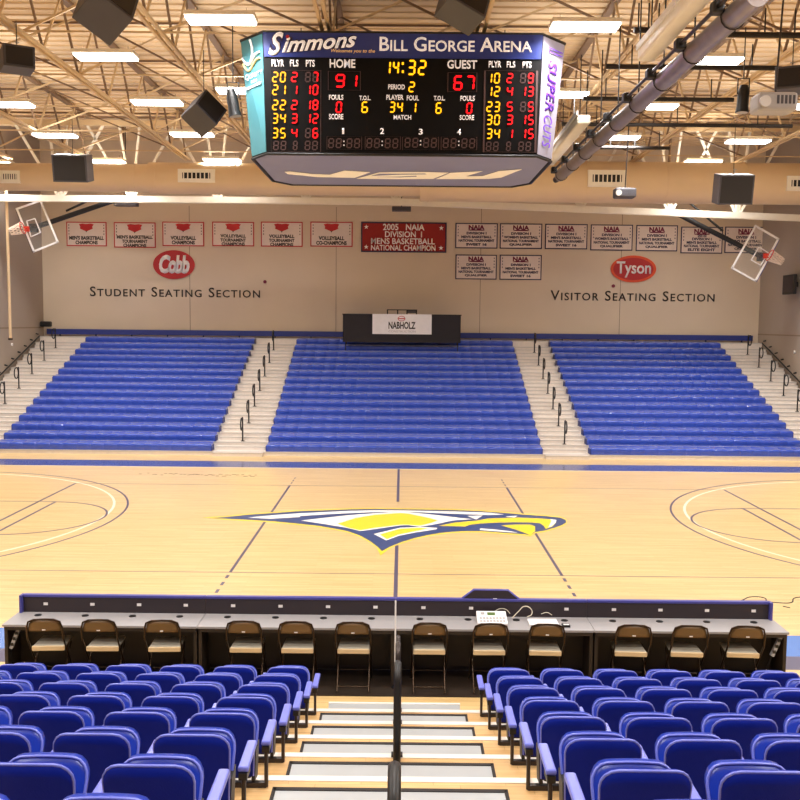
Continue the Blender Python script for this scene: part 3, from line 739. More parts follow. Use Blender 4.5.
# ------------------------------------------------------------------ back wall: banners, signs, writing
WD = YB-.032
SCW = (at(500, 300, WD)-at(400, 300, WD)).x/100
def banner(x0, x1, y0, y1, lines, label, kind):
    c = at((x0+x1)/2, (y0+y1)/2, WD); w, h = (x1-x0)*SCW, (y1-y0)*SCW
    t = thing('banner', label, 'banner', c, 'championship banners on the back wall')
    edge = 'redb' if kind == 'r' else 'navy'
    MB().box(-w/2, -.0, -h/2, w/2, .03, h/2).build('border', edge, t)
    m_ = .045
    MB().box(-w/2+m_, -.008, -h/2+m_, w/2-m_, .001, h/2-m_).build('field', 'offwhite', t)
    if kind == 'r':
        P = [(-.30,.40),(-.16,.43),(0,.41),(.16,.43),(.30,.40),(.24,.30),(.26,.22),(.08,.14),(0,.10),(-.08,.14),(-.26,.22),(-.24,.30)]
        MB().poly([(a*w*.62, -.009, b*h) for a, b in P], -.004, 'y').build('emblem', 'redb', t)
        MB().poly([(-.02*w, -.009, .13*h), (.02*w, -.009, .13*h), (0, -.009, .06*h)], -.005, 'y').build('emblem_point', 'txt', t)
    else:
        text('NAIA', (0, -.008, .33*h), .38*w, .19*h, 'maroon', t, name='emblem_lettering', bold=.05)
        MB().poly([(-.2*w, -.009, .20*h), (.2*w, -.009, .20*h), (.13*w, -.009, .25*h), (-.13*w, -.009, .25*h)], -.003, 'y').build('emblem', 'maroon', t)
    n = len(lines); hh = .16 if kind == 'r' else .105
    z = {('r', 2): [-.16, -.35], ('r', 3): [-.08, -.25, -.41]}.get((kind, n)) or ([.10, -.045, -.19, -.34] if n == 4 else [.16, .04, -.09, -.22, -.36])
    for i, s in enumerate(lines):
        wd = min(.86, .056*len(s)+.05) if kind == 'r' else min(.86, .042*len(s)+.05)
        if i == n-1 and kind != 'r': wd = .055*len(s)+.05
        text(s, (0, -.008, z[i]*h), wd*w, hh*h*(.85 if n == 3 and kind == 'r' else 1), 'txt' if kind == 'r' else 'navy', t, bold=.045)
    for s in (-1, 1):
        b = MB()
        for k in range(4): zz = h*(.36-.12*k); b.box(s*w*.435-.018, -.011, zz-.028, s*w*.435+.018, -.007, zz+.028)
        b.build('year_marks', 'txt' if kind == 'r' else 'navy', t)
    return t
MB_, CH, TO, VB = "MEN'S BASKETBALL", 'CHAMPIONS', 'TOURNAMENT', 'VOLLEYBALL'
banner(66.5,106.5,222,246,[MB_,CH],"red-edged banner reading MEN'S BASKETBALL CHAMPIONS, nearest the corner backboard",'r')
banner(114,155.5,222.5,247.5,[MB_,TO,CH],"red-edged banner reading MEN'S BASKETBALL TOURNAMENT CHAMPIONS",'r')
banner(162.5,204,222,246,[VB,CH],'red-edged banner reading VOLLEYBALL CHAMPIONS, above the red Cobb oval','r')
banner(212.3,254,222,246,[VB,TO,CH],'red-edged VOLLEYBALL TOURNAMENT banner, just right of the Cobb oval','r')
banner(261,302.5,222,246.5,[VB,TO,CH],'red-edged VOLLEYBALL TOURNAMENT banner, beside the CO-CHAMPIONS banner','r')
banner(310.5,352.5,222,246.5,[VB,'CO-CHAMPIONS'],'red-edged VOLLEYBALL CO-CHAMPIONS banner beside the deep red sign','r')
D1, NT, WB = 'DIVISION I', 'NATIONAL TOURNAMENT', "WOMEN'S BASKETBALL"
bn = [((455.5,497.5,223.3,248.2),MB_,'SWEET 16','navy-edged SWEET 16 banner, upper row, next to the deep red sign'),
 ((500,542,223.7,248.6),WB,'QUALIFIER',"navy-edged WOMEN'S BASKETBALL banner, upper row, second from the deep red sign"),
 ((545.2,587.3,224.2,249),MB_,'SWEET 16','navy-edged SWEET 16 banner, upper row, third from the deep red sign'),
 ((590.7,632.6,224.8,250.3),WB,'QUALIFIER',"navy-edged WOMEN'S BASKETBALL banner directly above the Tyson oval"),
 ((636.2,677.5,225.4,251),MB_,'QUALIFIER','navy-edged QUALIFIER banner just right of the Tyson oval'),
 ((681,722.5,227,253.3),MB_,'ELITE EIGHT','navy-edged ELITE EIGHT banner crossed by the basket arm'),
 ((725,767,227,253),MB_,'QUALIFIER','navy-edged banner partly behind the right glass backboard'),
 ((455.5,496.7,254.8,279.3),MB_,'QUALIFIER','navy-edged QUALIFIER banner in the lower row, nearer the deep red sign'),
 ((499.7,541.5,255,279.8),MB_,'SWEET 16','navy-edged SWEET 16 banner in the lower row, nearer the Tyson oval')]
for (b, s, l, lb) in bn: banner(b[0], b[1], b[2], b[3], ([D1, s, NT, l] if l != 'ELITE EIGHT' else ['2010', D1, s, NT, l]), lb, 'n')
# champion sign
t = thing('champion_sign', 'deep red sign reading 2005 NAIA DIVISION I MENS BASKETBALL NATIONAL CHAMPION', 'sign')
A, B = at(361.2, 221.8, WD), at(446.3, 252.8, WD)
MB().box(A.x, WD-.02, B.z, B.x, WD+.03, A.z).build('frame', 'navy', t)
MB().box(A.x+.06, WD-.028, B.z+.06, B.x-.06, WD-.018, A.z-.06).build('field', 'dred', t)
for s, x0, x1, y0, y1 in (('2005   NAIA', 383, 424.5, 223.9, 230.3), ('DIVISION  I', 385, 422, 231.3, 237.3), ('MENS BASKETBALL', 371, 434.8, 238.2, 244.2), ('NATIONAL CHAMPION', 371, 435.5, 245, 250.6)):
    textpx(s, x0, x1, y0, y1, WD-.027, 'cream_txt', t, bold=.02)
for px, py in ((366.3, 227), (441.3, 228), (366.2, 247), (441, 248)):
    c = at(px, py, WD-.028)
    MB().poly([c+Vector((math.sin(2*pi*k/10), 0, math.cos(2*pi*k/10)))*(.11 if k % 2 == 0 else .045) for k in range(10)], -.006, 'y').build('star', 'cream_txt', t)
def oval(cx, cy, rx, ry, m, parent, D, th=.03, name='oval'):
    c = at(cx, cy, D); return MB().poly([c+Vector((rx*SCW*math.cos(a), 0, ry*SCW*math.sin(a))) for a in [2*pi*k/48 for k in range(48)]], -th, 'y').build(name, m, parent)
t = thing('cobb_sign'.replace('cobb', 'oval'), 'red oval sign with white script Cobb', 'sign')
oval(174, 264.7, 20.8, 14.3, 'red', t, WD); textpx('Cobb', 159, 189.5, 255, 273.5, WD-.032, 'white', t, bold=.05, shear=.18, space=.85)
t = thing('oval_sign', 'red oval sign with orange rim and white word Tyson', 'sign')
oval(633.3, 269, 22.7, 13.3, 'orange', t, WD); oval(633.3, 269, 20, 11, 'red', t, WD-.03, .008, 'inner_oval')
textpx('Tyson', 616.5, 651, 261.5, 277.5, WD-.04, 'white', t, bold=.02)
t = thing('wall_lettering', 'dark lettering STUDENT SEATING SECTION on the back wall', 'lettering')
textpx('Student Seating Section', 90, 260, 287.3, 297, YB-.001, 'txt', t, caps=True, bold=.008, th=.02, space=1.15)
t = thing('wall_lettering', 'dark lettering VISITOR SEATING SECTION on the back wall', 'lettering')
textpx('Visitor Seating Section', 550.5, 714.5, 291, 301, YB-.001, 'txt', t, caps=True, bold=.008, th=.02, space=1.15)
for px, py, lb in ((265, 281.8, 'small dark red wall bell left of the deep red sign, by STUDENT SEATING'), (613.2, 286, 'small dark red wall bell under the Tyson oval')):
    c = at(px, py, YB); t = thing('wall_bell', lb, 'bell', c)
    MB().tube([(0, 0, 0), (0, -.05, 0), (0, -.07, 0)], [.075, .075, .04], 16).build('gong', 'maroon', t)
    MB().box(-.05, -.02, -.05, .05, 0, .05).build('base', 'maroon', t)

# ------------------------------------------------------------------ far bleachers
NR = 15; RD, RH = .655, .2445
def ty(k): return 31.3+RD*k
def tz(k): return .13+RH*k
st = thing('bleacher_stand', 'pale stepped bleacher stand along the back wall', 'bleacher')
for k in range(NR):
    MB().box(-XW+.06, ty(k), 0 if k == 0 else tz(k-1)-.03, XW-.06, ty(k+1) if k < NR-1 else YB-.02, tz(k)).build('tier', 'tierl', st)
    MB().box(-XW+.05, ty(k)-.012, tz(k)-.045, XW-.05, ty(k)+.02, tz(k)+.004).build('nosing', 'alum', st)
MB().box(-XW+.06, ty(14)+.50, tz(14), XW-.06, YB-.02, tz(14)+RH).build('tier', 'tierl', st)
MB().box(-XW+.05, ty(14)+.49, tz(14)+RH-.04, XW-.05, ty(14)+.52, tz(14)+RH+.004).build('nosing', 'alum', st)
SECX = [(-13.72, -6.39), (-4.52, 4.87), (6.52, 13.92)]
SECN = ['left section', 'centre section', 'right section']
def make_bench(w, n):
    """n moulded places side by side, each a shallow scoop with a rolled front edge"""
    b = MB(); pw = w/n; prof = [(.02,.0),(0,.04),(-.01,.13),(-.012,.175),(-.006,.205),(.008,.224),(.03,.233),(.08,.234),(.18,.236),(.28,.248),(.34,.268),(.37,.278),(.39,.276),(.40,.262),(.40,.0)]
    xs = []
    for i in range(n):
        x = -w/2+i*pw
        xs += [(x+.002, .96), (x+.02, 1.0), (x+pw*.5, .985), (x+pw-.02, 1.0), (x+pw-.002, .96)]
    m = len(prof); vs = []
    for x, s in xs:
        for y, z in prof: vs.append((x, y+(.008 if s < .97 else 0), z*s))
    fs = []
    for i in range(len(xs)-1):
        for j in range(m-1): fs.append((i*m+j, (i+1)*m+j, (i+1)*m+j+1, i*m+j+1))
    b.add(vs, fs, 0, True); fs = []; vs = list(vs)
    fs += [tuple(range(m)), tuple(range((len(xs)-1)*m, len(xs)*m))[::-1]]
    return b.add(vs, fs)
for si, (xa, xb) in enumerate(SECX):
    w = xb-xa; n = round(w/.46); first = None
    for k in range(NR):
        lb = 'blue moulded bench row, %s from the floor, %s of the far bleachers' % (ordinal(k), SECN[si])
        loc = ((xa+xb)/2, ty(k)+.05, tz(k)+.001)
        if first is None:
            first = thing('bleacher_bench', lb, 'bench', loc, 'blue bench rows in the '+SECN[si])
            sm = make_bench(w, n).build('seat_strip', 'bench', first)
            ec = [MB().box(s*(w/2)-.02, .0, 0, s*(w/2)+.02, .41, .19).build('end_cap', 'benchd', first, bevel=.01) for s in (-1, 1)]
            kid = [sm]+ec
        else:
            t = first.copy(); COL.objects.link(t); t.location = loc; t['label'] = lb
            for c in kid: d = c.copy(); COL.objects.link(d); d.parent = t
# half steps in the aisles
AIS = [(-XW+.1, -13.79), (-6.33, -4.58), (4.93, 6.46), (13.99, XW-.1)]
AN = ['wall aisle beside the left section', 'aisle between left and centre sections', 'aisle between centre and right sections', 'wall aisle beside the right section']
for ai, (xa, xb) in enumerate(AIS):
    for k in range(NR):
        z0 = 0 if k == 0 else tz(k-1)
        y1 = ty(k)-.012; y0 = y1-.27
        t = thing('bleacher_step', 'pale half step in the %s, %s from the floor' % (AN[ai], ordinal(k)), 'step', ((xa+xb)/2, y0, z0+.001), 'half steps in the '+AN[ai])
        hw = (xb-xa)/2-.03
        MB().box(-hw, 0, 0, hw, .265, (tz(k)-z0)*(.5 if k else .98)).build('tread_box', 'tierl', t)
        MB().box(-hw, -.008, (tz(k)-z0)*(.5 if k else .98)-.03, hw, .02, (tz(k)-z0)*(.5 if k else .98)+.004).build('nosing', 'alum', t)
# dark blue panel behind the top row
A, B = at(50, 330.2, YB-.15), at(757, 341, YB-.15)
t = thing('back_panel', 'dark blue panel strip behind the top bench row', 'panel')
MB().box(-15.75, YB-.2, at(400, 337.5, YB-.2).z, 15.65, YB-.12, at(400, 332.2, YB-.2).z).build('board', 'benchd', t)
b = MB()
for k in range(20): b.box(-15.2+k*1.6-.02, YB-.12, tz(14)+.26, -15.2+k*1.6+.02, YB-.02, tz(14)+.45)
b.build('support_posts', 'black', t)

# aisle rails
def make_rail():
    t = thing('aisle_rail', 'x', 'handrail', group='black looped aisle rails on the far bleachers')
    MB().tube([(0, 0, 0), (0, 0, .80), (0, -.03, .84)], .026, 8).build('post', 'black', t)
    lp = [(0, -.21+.19*math.cos(a), .62+.21*math.sin(a)) for a in [2*pi*k/18 for k in range(18)]]
    MB().tube(lp, .024, 8, closed=True).build('loop', 'black', t)
    MB().tube([(0, 0, .002), (0, 0, .02)], .07, 10).build('base_flange', 'black', t)
    return t
r0 = make_rail(); rk = [c for c in COL.objects if c.parent is r0]; nr = 0
for ai, (x, rot) in enumerate(((-14.85, 1), (-5.46, 0), (5.76, 0), (14.93, -1))):
    for k in range(1, NR, 2):
        t = r0 if nr == 0 else r0.copy()
        if nr:
            COL.objects.link(t)
            for c in rk: d = c.copy(); COL.objects.link(d); d.parent = t
        nr += 1
        t.location = (x, ty(k)+.2, tz(k)); t.rotation_euler.z = 0
        t['label'] = 'black looped aisle rail in the %s, %s one up' % (AN[ai], ordinal(k//2))
for s, lb in ((-1, 'dark sloping handrail fixed to the wall on the student side'), (1, 'dark sloping handrail fixed to the wall on the visitor side')):
    t = thing('wall_handrail', lb, 'handrail')
    x = s*(XW-.12)
    MB().tube([(x, ty(0), tz(0)+.25), (x, ty(NR-1)+.3, tz(NR-1)+.25)], .03, 8).build('rail', 'black', t)
    for k in range(0, NR):
        MB().tube([(s*(XW-.005), ty(k)+.2, tz(k)+.36), (x, ty(k)+.2, tz(k)+.33)], .03, 6).build('bracket', 'black', t)
# press table on the top rows
PD = 39.4
t = thing('press_table', 'long table with black skirt on the top bleacher rows', 'table')
A, B = at(343, 313.6, PD), at(460.5, 343, PD)
MB().box(A.x, PD, B.z, B.x, PD+.03, A.z-.03).build('skirt', 'blackcloth', t)
for x in (A.x, B.x-.03): MB().box(x, PD, B.z, x+.03, PD+.93, A.z-.03).build('skirt', 'blackcloth', t)
MB().box(A.x-.03, PD-.02, A.z-.04, B.x+.03, PD+.96, A.z).build('top', 'darker', t)
for x in (A.x+.1, B.x-.1):
    MB().box(x-.02, 39.66, tz(12)+.006, x+.02, 39.70, A.z-.04).build('leg', 'black', t); MB().box(x-.02, 40.30, tz(13)+.006, x+.02, 40.34, A.z-.04).build('leg', 'black', t)
t = thing('sponsor_banner', 'white banner with black word NABHOLZ on the press table skirt', 'banner')
A2, B2 = at(372.5, 313.9, PD-.03), at(431.5, 334.5, PD-.03)
MB().box(A2.x, PD-.035, B2.z, B2.x, PD-.022, A2.z-.0).build('cloth', 'white', t)
textpx('NABHOLZ', 388.5, 415.5, 321.8, 329, PD-.034, 'txt', t, bold=.03)
textpx('CONSTRUCTION', 388.5, 415.5, 330.5, 332.5, PD-.034, 'grey', t)
c = at(401.5, 318.6, PD-.036); MB().tube([c+Vector((.15*math.cos(a), 0, .10*math.sin(a))) for a in [2*pi*k/16 for k in range(16)]], .014, 6, closed=True).build('emblem', 'redb', t)
c = at(401.5, 318.6, PD-.036); MB().box(c.x-.13, PD-.04, c.z-.02, c.x+.13, PD-.034, c.z+.02).build('emblem_bar', 'redb', t)
t = thing('equipment_frame', 'small black equipment frame standing on the press table', 'frame')
A3, B3 = at(387.5, 309.3, PD+.4), at(416.5, 314, PD+.4); zt_ = A.z
fr = MB()
for x in (A3.x, (A3.x*.65+B3.x*.35), (A3.x*.33+B3.x*.67), B3.x): fr.box(x-.025, PD+.38, zt_+.001, x+.025, PD+.42, A3.z)
fr.box(A3.x-.025, PD+.38, A3.z-.04, B3.x+.025, PD+.42, A3.z); fr.build('frame', 'black', t)
MB().box(A3.x*.33+B3.x*.67, PD+.385, zt_+.05, B3.x, PD+.415, A3.z-.04).build('screen', 'dark', t)

# wall fittings on the side walls
t = thing('wall_monitor', 'black monitor on the right side wall', 'monitor')
p = at(793, 284.5, 37.9)
MB().box(XW-.35, 37.2, p.z-.40, XW-.22, 38.3, p.z+.38).build('screen', 'black', t, bevel=.02)
MB().box(XW-.22, 37.6, p.z-.1, XW-.0, 37.9, p.z+.1).build('bracket', 'black', t)
MB().box(XW-.36, 37.3, p.z-.3, XW-.348, 38.2, p.z+.3).build('display', 'panel', t)
t = thing('wall_camera', 'small black camera in the left back corner above the top bench', 'camera')
p = at(46.5, 324, 41.1)
MB().box(p.x-.25, 40.95, p.z-.12, p.x+.20, 41.25, p.z+.12).build('body', 'black', t, bevel=.05)
MB().tube([(p.x-.05, 41.1, p.z), (p.x-.05, YB-.01, p.z+.02)], .04, 8).build('bracket', 'black', t)
t = thing('hanging_pipe', 'thin pale vertical pipe hanging by the left side wall', 'pipe')
A, B = at(6.5, 196, 36.85), at(10.5, 338, 36.85)
MB().tube([A+Vector((0,0,.3)), A, B], .06, 8).build('tube', 'duct', t); MB().tube([B, B+Vector((0, 0, -.08))], .09, 8).build('end_collar', 'frame', t)
for px, py, lb in ((11.5, 344.5, 'tiny round white fitting on the left side wall'), (795, 352, 'tiny round white fitting on the right side wall')):
    d = ray(px, py); s = (-XW if px < 400 else XW); p = CAM+d*((s-CAM.x)/d.x); q = -1 if s > 0 else 1
    t = thing('wall_fitting', lb, 'fitting', p); MB().tube([(0, 0, 0), (q*.05, 0, 0)], .06, 12).build('disc', 'white', t); MB().tube([(q*.05, 0, 0), (q*.06, 0, 0)], .03, 12).build('cap', 'grey', t)

# ------------------------------------------------------------------ near seating platform
NK = 9
def fy(k): return 9.68-.896*k           # depth of the chair feet on tier k (k = 0 is the front row)
def fz(k): return .34+.2625*k
pf = thing('seating_platform', 'stepped wooden seating platform with pale edges under the blue chairs', 'seating platform')
PW = 9.5
for k in range(NK):
    yf = fy(k)+.15; yb = fy(k+1)+.15 if k < NK-1 else YR+.1
    MB().box(-PW, yb-.06, fz(k)-.10, PW, yf, fz(k)).build('deck', 'deckwood', pf)
    MB().box(-PW, yf-.05, fz(k)-.06, PW, yf+.02, fz(k)+.006).build('nosing', 'nose', pf)
    MB().box(-PW, yf-.09, 0 if k == 0 else fz(k-1), PW, yf-.06, fz(k)-.06).build('riser', 'modesty', pf)
for k in range(NK):
    z0 = 0 if k == 0 else fz(k-1)
    hh = (fz(k)-z0)*.52; y1 = fy(k)+.15+.02; y0 = y1
    dep = .56 if k == 0 else .46
    t = thing('aisle_step', 'grey half step with dark edge in the near centre aisle, %s up from the court' % ordinal(k), 'step', (.02, y1, z0+.001), 'grey half steps in the near centre aisle')
    hw = .75
    MB().box(-hw, 0, 0, hw, dep, hh).build('tread_box', 'step', t)
    MB().box(-hw-.008, dep-.028, hh-.05, hw+.008, dep+.010, hh+.006).build('edge_strip', 'rubber' if k else 'nose', t)
    MB().box(-hw+.02, .06, hh, hw-.02, .075, hh+.003).build('groove', 'nose', t)
    if k:
        for s in (-1, 1): MB().box(s*(hw+.006)-.012, dep-.22, hh-.05, s*(hw+.006)+.012, dep+.01, hh+.006).build('side_edge', 'rubber', t)

# centre aisle rails
for (k, h, w_, lb) in ((0, .86, .05, 'chrome-topped looped rail in the near aisle, closest to the tables'), (1, .84, .055, 'looped rail in the near aisle, second from the tables'),
                       (3, .79, .062, 'dark looped rail halfway down the near centre aisle'), (8, .86, .040, 'dark rail at the bottom edge of the picture in the near aisle')):
    t = thing('aisle_rail', lb, 'handrail', (.06, fy(k)+.02, fz(k)))
    L = .24; r_ = w_/2
    arc_ = [(0, L/2*math.cos(a), h-L/2+L/2*math.sin(a)) for a in [pi*j/8 for j in range(9)]]
    MB().tube([(0, L/2, .0)]+arc_+[(0, -L/2, .0)], r_, 10).build('loop', 'frame' if k < 2 else 'black', t)
    MB().box(-r_*.8, -L/2, .04, r_*.8, L/2, h-.16).build('infill', 'darker', t)
    for s in (-1, 1): MB().box(-.045, s*L/2-.035, .0, .045, s*L/2+.035, .02).build('foot', 'black', t)

# ------------------------------------------------------------------ blue chairs
SPC, SEATW = .575, .44
def shell(w, h, th, bow, n=12, mlev=7, lean=0.0, rc=.075, wb=None, crown=.016):
    """rounded upright shell: flat-topped outline with round corners, bowed at the middle"""
    wb = w if wb is None else wb
    hw = w/2
    us = [-1]+[-1+rc/hw*(1-math.cos(pi/2*i/4)) for i in range(1, 4)]
    mid_ = [-1+rc/hw+(2-2*rc/hw)*i/6 for i in range(7)]
    us = us+mid_+[-u for u in reversed(us)]; n = len(us)-1
    def top(u):
        x = abs(u)*hw; d = x-(hw-rc)
        return h+crown*(1-u*u)-(rc-math.sqrt(max(0, rc*rc-d*d)) if d > 0 else 0)
    vl = [i/mlev for i in range(mlev+1)]
    def pt(u, v, side):
        z = v*top(u); k = z/h
        x = u*(wb+(w-wb)*min(1, k))/2
        return (x, -bow*(1-u*u)-lean*k**1.3+(th if side else 0), z)
    R = len(vl); b = MB(); vs = [pt(u, v, side) for side in (0, 1) for v in vl for u in us]
    N1 = n+1; fs = []
    for side in (0, 1):
        o = side*R*N1
        for r in range(R-1):
            for i in range(n): fs.append((o+r*N1+i, o+r*N1+i+1, o+(r+1)*N1+i+1, o+(r+1)*N1+i))
    o = R*N1
    loop = [r*N1 for r in range(R)]+[(R-1)*N1+i for i in range(1, n+1)]+[r*N1+n for r in range(R-2, -1, -1)]+[i for i in range(n-1, 0, -1)]
    for a, c in zip(loop, loop[1:]+loop[:1]): fs.append((a, c, c+o, a+o))
    b.add(vs, fs, 0, True)
    edge = [Vector(pt(-1, v, 0)) for v in vl]+[Vector(pt(u, 1, 0)) for u in us[1:]]+[Vector(pt(1, v, 0)) for v in reversed(vl[:-1])]
    return b, edge
def make_chair(double_arm):
    t = thing('stadium_seat', 'x', 'seat', group='blue flip-up seats in the near rows')
    b, e = shell(SEATW, .455, .035, .03, lean=.06, rc=.085, wb=.40)
    bk = b.build('backrest', 'seat', t); bk.location = (0, -.01, .09)
    rm = MB().tube([p+Vector((0, .008, 0)) for p in e], .0085, 6).build('rim', 'rim', bk)  # pale tube draws the highlight along the shell edge, likewise on the pan
    b, e = shell(.43, .245, .045, .015, lean=-.11, rc=.085, wb=.41)
    pn = b.build('seat_pan', 'seatf', t); pn.location = (0, .085, .205)
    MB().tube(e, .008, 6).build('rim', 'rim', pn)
    MB().box(-.19, .0, .06, .19, .09, .17).build('underframe', 'frame', t, bevel=.02)
    for s in ((-1, 1) if double_arm else (1,)):
        x = s*SPC/2
        am = MB().add([(x-.032, -.01, .30), (x+.032, -.01, .30), (x+.030, .33, .305), (x-.030, .33, .305), (x-.032, -.01, .335), (x+.032, -.01, .335), (x+.030, .33, .345), (x-.030, .33, .345)],
            [(3,2,1,0),(4,5,6,7),(0,1,5,4),(1,2,6,5),(2,3,7,6),(3,0,4,7)]).build('armrest', 'arm', t, bevel=.012)
        MB().tube([(x, .012, 0.006), (x, .02, .29)], .014, 8).build('post', 'frame', t)
        MB().box(x-.025, -.02, .26, x+.025, .10, .30).build('arm_bracket', 'black', t)
    for s in (-1, 1):
        MB().add([(s*.20-.012, .0, .05), (s*.20+.012, .0, .05), (s*.20+.012, .12, .03), (s*.20-.012, .12, .03), (s*.205-.012, .02, .25), (s*.205+.012, .02, .25), (s*.205+.012, .16, .27), (s*.205-.012, .16, .27)],
            [(3,2,1,0),(4,5,6,7),(0,1,5,4),(1,2,6,5),(2,3,7,6),(3,0,4,7)]).build('side_bracket', 'black', t)
    MB().box(-SPC/2, .0, .001, SPC/2+.0, .04, .035).build('foot_bar', 'frame', t)
    return t
base = {}
def place_chair(x, k, mirror, first, lb):
    key = (mirror, first)
    if key not in base:
        c = make_chair(first)
        if mirror:                               # outer arm on the other side
            for ch in [q for q in COL.objects if q.parent is c]:
                ch.scale.x = -1
        kids = [q for q in COL.objects if q.parent is c]
        base[key] = (c, [(q, [g for g in COL.objects if g.parent is q]) for q in kids]); t = c
    else:
        src, kids = base[key]; t = src.copy(); COL.objects.link(t)
        for q, gs in kids:
            d = q.copy(); COL.objects.link(d); d.parent = t
            for g_ in gs: h_ = g_.copy(); COL.objects.link(h_); h_.parent = d
    t.location = (x, fy(k), fz(k)); t['label'] = lb
for s in (-1, 1):
    off = .04 if s < 0 else .09
    for k in range(8):
        zc = fy(k)
        n = int((zc*.445+.3-.87)/SPC)+1
        for i in range(n):
            x = s*(.87+SPC*(i+.5))+off
            side = 'left' if s < 0 else 'right'
            pos = 'beside the aisle' if i == 0 else '%s from the aisle' % ordinal(i)
            row = 'front row' if k == 0 else '%s row' % ordinal(k)
            place_chair(x, k, s < 0, i == 0, 'blue flip-up seat %s, %s of the %s block' % (pos, row, side))

# ------------------------------------------------------------------ scorer tables
TY0, TY1, TZ = 11.32, 11.84, .755
TXS = [-4.90, -2.46, .02, 2.51, 4.94]
tlb = ['long grey scorer table section furthest left, by the blue floor', 'grey scorer table section left of the centre joint', 'grey scorer table section holding the console, with raised panel hump', 'grey scorer table section furthest right, by the floor cables']
for i in range(4):
    xa, xb = TXS[i]+.002, TXS[i+1]-.002
    t = thing('scorer_table', tlb[i], 'table', group='scorer table sections along the court')
    MB().box(xa, TY0, TZ-.03, xb, TY1, TZ).build('desktop', 'desk', t, bevel=.004)
    z1 = at(400, 597.5, 11.9).z
    pa, pb = xa+(.06 if i == 0 else 0), xb-(.06 if i == 3 else 0)
    MB().box(pa, TY1+.005, .03, pb, TY1+.04, z1).build('front_panel', 'panel', t)
    MB().box(pa, TY1-.01, z1-.025, pb, TY1+.06, z1+.012).build('top_trim', 'trimblue', t, bevel=.008)
    MB().box(pa, TY1+.04, .02, pb, TY1+.06, z1).build('court_side_banner', 'trimblue', t)
    if i == 0: MB().box(pa-.03, TY1-.06, .1, pa+.0, TY1+.05, z1+.01).build('end_pad', 'trimblue', t)
    if i == 3: MB().box(pb, TY1-.06, .1, pb+.03, TY1+.05, z1+.01).build('end_pad', 'trimblue', t)
    if i == 2:
        P = [at(a, b, TY1+.005) for a, b in ((462.5,599),(474,590.5),(508,591),(519,600))]
        MB().poly(P, .035, 'y').build('raised_panel', 'panel', t)
        MB().tube([p+Vector((0, .02, 0)) for p in P], .022, 6).build('raised_trim', 'trimblue', t)
        c = at(495, 599.5, TY1); MB().box(c.x-.025, TY1-.004, c.z-.014, c.x+.025, TY1+.004, c.z+.014).build('outlet', 'white', t)
    for x in (xa+.03, xb-.03):
        MB().box(x-.02, TY0+.04, .0, x+.02, TY1, TZ-.03).build('end_leg', 'modesty', t)
    MB().box(xa+.05, TY1-.10, .12, xb-.05, TY1-.07, TZ-.03).build('modesty_panel', 'modesty', t)
    MB().box(xa+.02, TY0+.015, TZ-.075, xb-.02, TY0+.04, TZ-.03).build('front_rail', 'modesty', t)
    n = 4
    for k in range(n):
        x = xa+(xb-xa)*(k+.5)/n
        g_ = MB().tube([(x, TY1-.14, TZ), (x, TY1-.14, TZ+.006)], .045, 16).build('grommet', 'black', t)
        if not (i == 2 and k == 2):
            o = MB().box(x+.02, TY1-.002, TZ+.09, x+.075, TY1+.006, TZ+.125).build('outlet', 'white', t)
t = thing('cable_pole', 'thin white vertical pole at the centre joint of the scorer tables', 'pole')
MB().tube([(.02, TY0-.03, .0), (.02, TY0-.03, 1.12)], .010, 8).build('pole', 'white', t); MB().tube([(.02, TY0-.03, .0), (.02, TY0-.03, .02)], .05, 10).build('base', 'black', t)

# console, laptop, cables
A, B = atz(476.5, 616, TZ+.05), atz(509, 624.5, TZ+.05)
t = thing('scoring_console', 'white scoring console with small green display on the scorer table', 'console', (0, 0, 0))
xa, xb, ya, yb = A.x, B.x, TY0+.16, TY1-.08
MB().add([(xa,ya,TZ+.002),(xb,ya,TZ+.002),(xb,yb,TZ+.002),(xa,yb,TZ+.002),(xa,ya,TZ+.03),(xb,ya,TZ+.03),(xb,yb,TZ+.10),(xa,yb,TZ+.10)], [(3,2,1,0),(4,5,6,7),(0,1,5,4),(1,2,6,5),(2,3,7,6),(3,0,4,7)]).build('case', 'white', t, bevel=.006)
def onc(u, v, e=.004): return Vector((xa+(xb-xa)*u, ya+(yb-ya)*v, TZ+.03+.07*v+e))
def tile(u0, u1, v0, v1, m, name):
    MB().poly([onc(u0, v0), onc(u1, v0), onc(u1, v1), onc(u0, v1)], .003, 'z').build(name, m, t)
tile(.36, .62, .62, .84, 'lcd', 'display'); tile(.14, .26, .68, .84, 'grey', 'label_plate')
for k in range(8): tile(.08+k*.11, .16+k*.11, .30, .46, 'grey', 'key')
for k in range(8): tile(.08+k*.11, .16+k*.11, .08, .22, 'grey', 'key')
A, B = atz(527, 618, TZ+.03), atz(560, 626, TZ+.03)
t = thing('laptop', 'closed white laptop on the scorer table beside the console', 'laptop')
MB().box(A.x, TY0+.12, TZ+.002, B.x, TY1-.16, TZ+.016).build('base', 'white', t, bevel=.005)
MB().box(A.x, TY0+.12, TZ+.018, B.x, TY1-.16, TZ+.030).build('lid', 'white', t, bevel=.005)
c = atz(543.5, 620.5, TZ+.03); MB().tube([(c.x, (TY0+TY1)/2, TZ+.030), (c.x, (TY0+TY1)/2, TZ+.032)], .016, 12).build('logo_mark', 'grey', t)
p = atz(564, 623, TZ)
t = thing('adapter', 'small black and white adapter on the scorer table past the laptop', 'adapter', (p.x, TY0+.14, TZ+.001))
MB().box(-.05, -.04, 0, .05, .05, .03).build('body', 'black', t, bevel=.006); MB().box(-.035, -.03, .03, .035, .0, .036).build('label_plate', 'white', t)
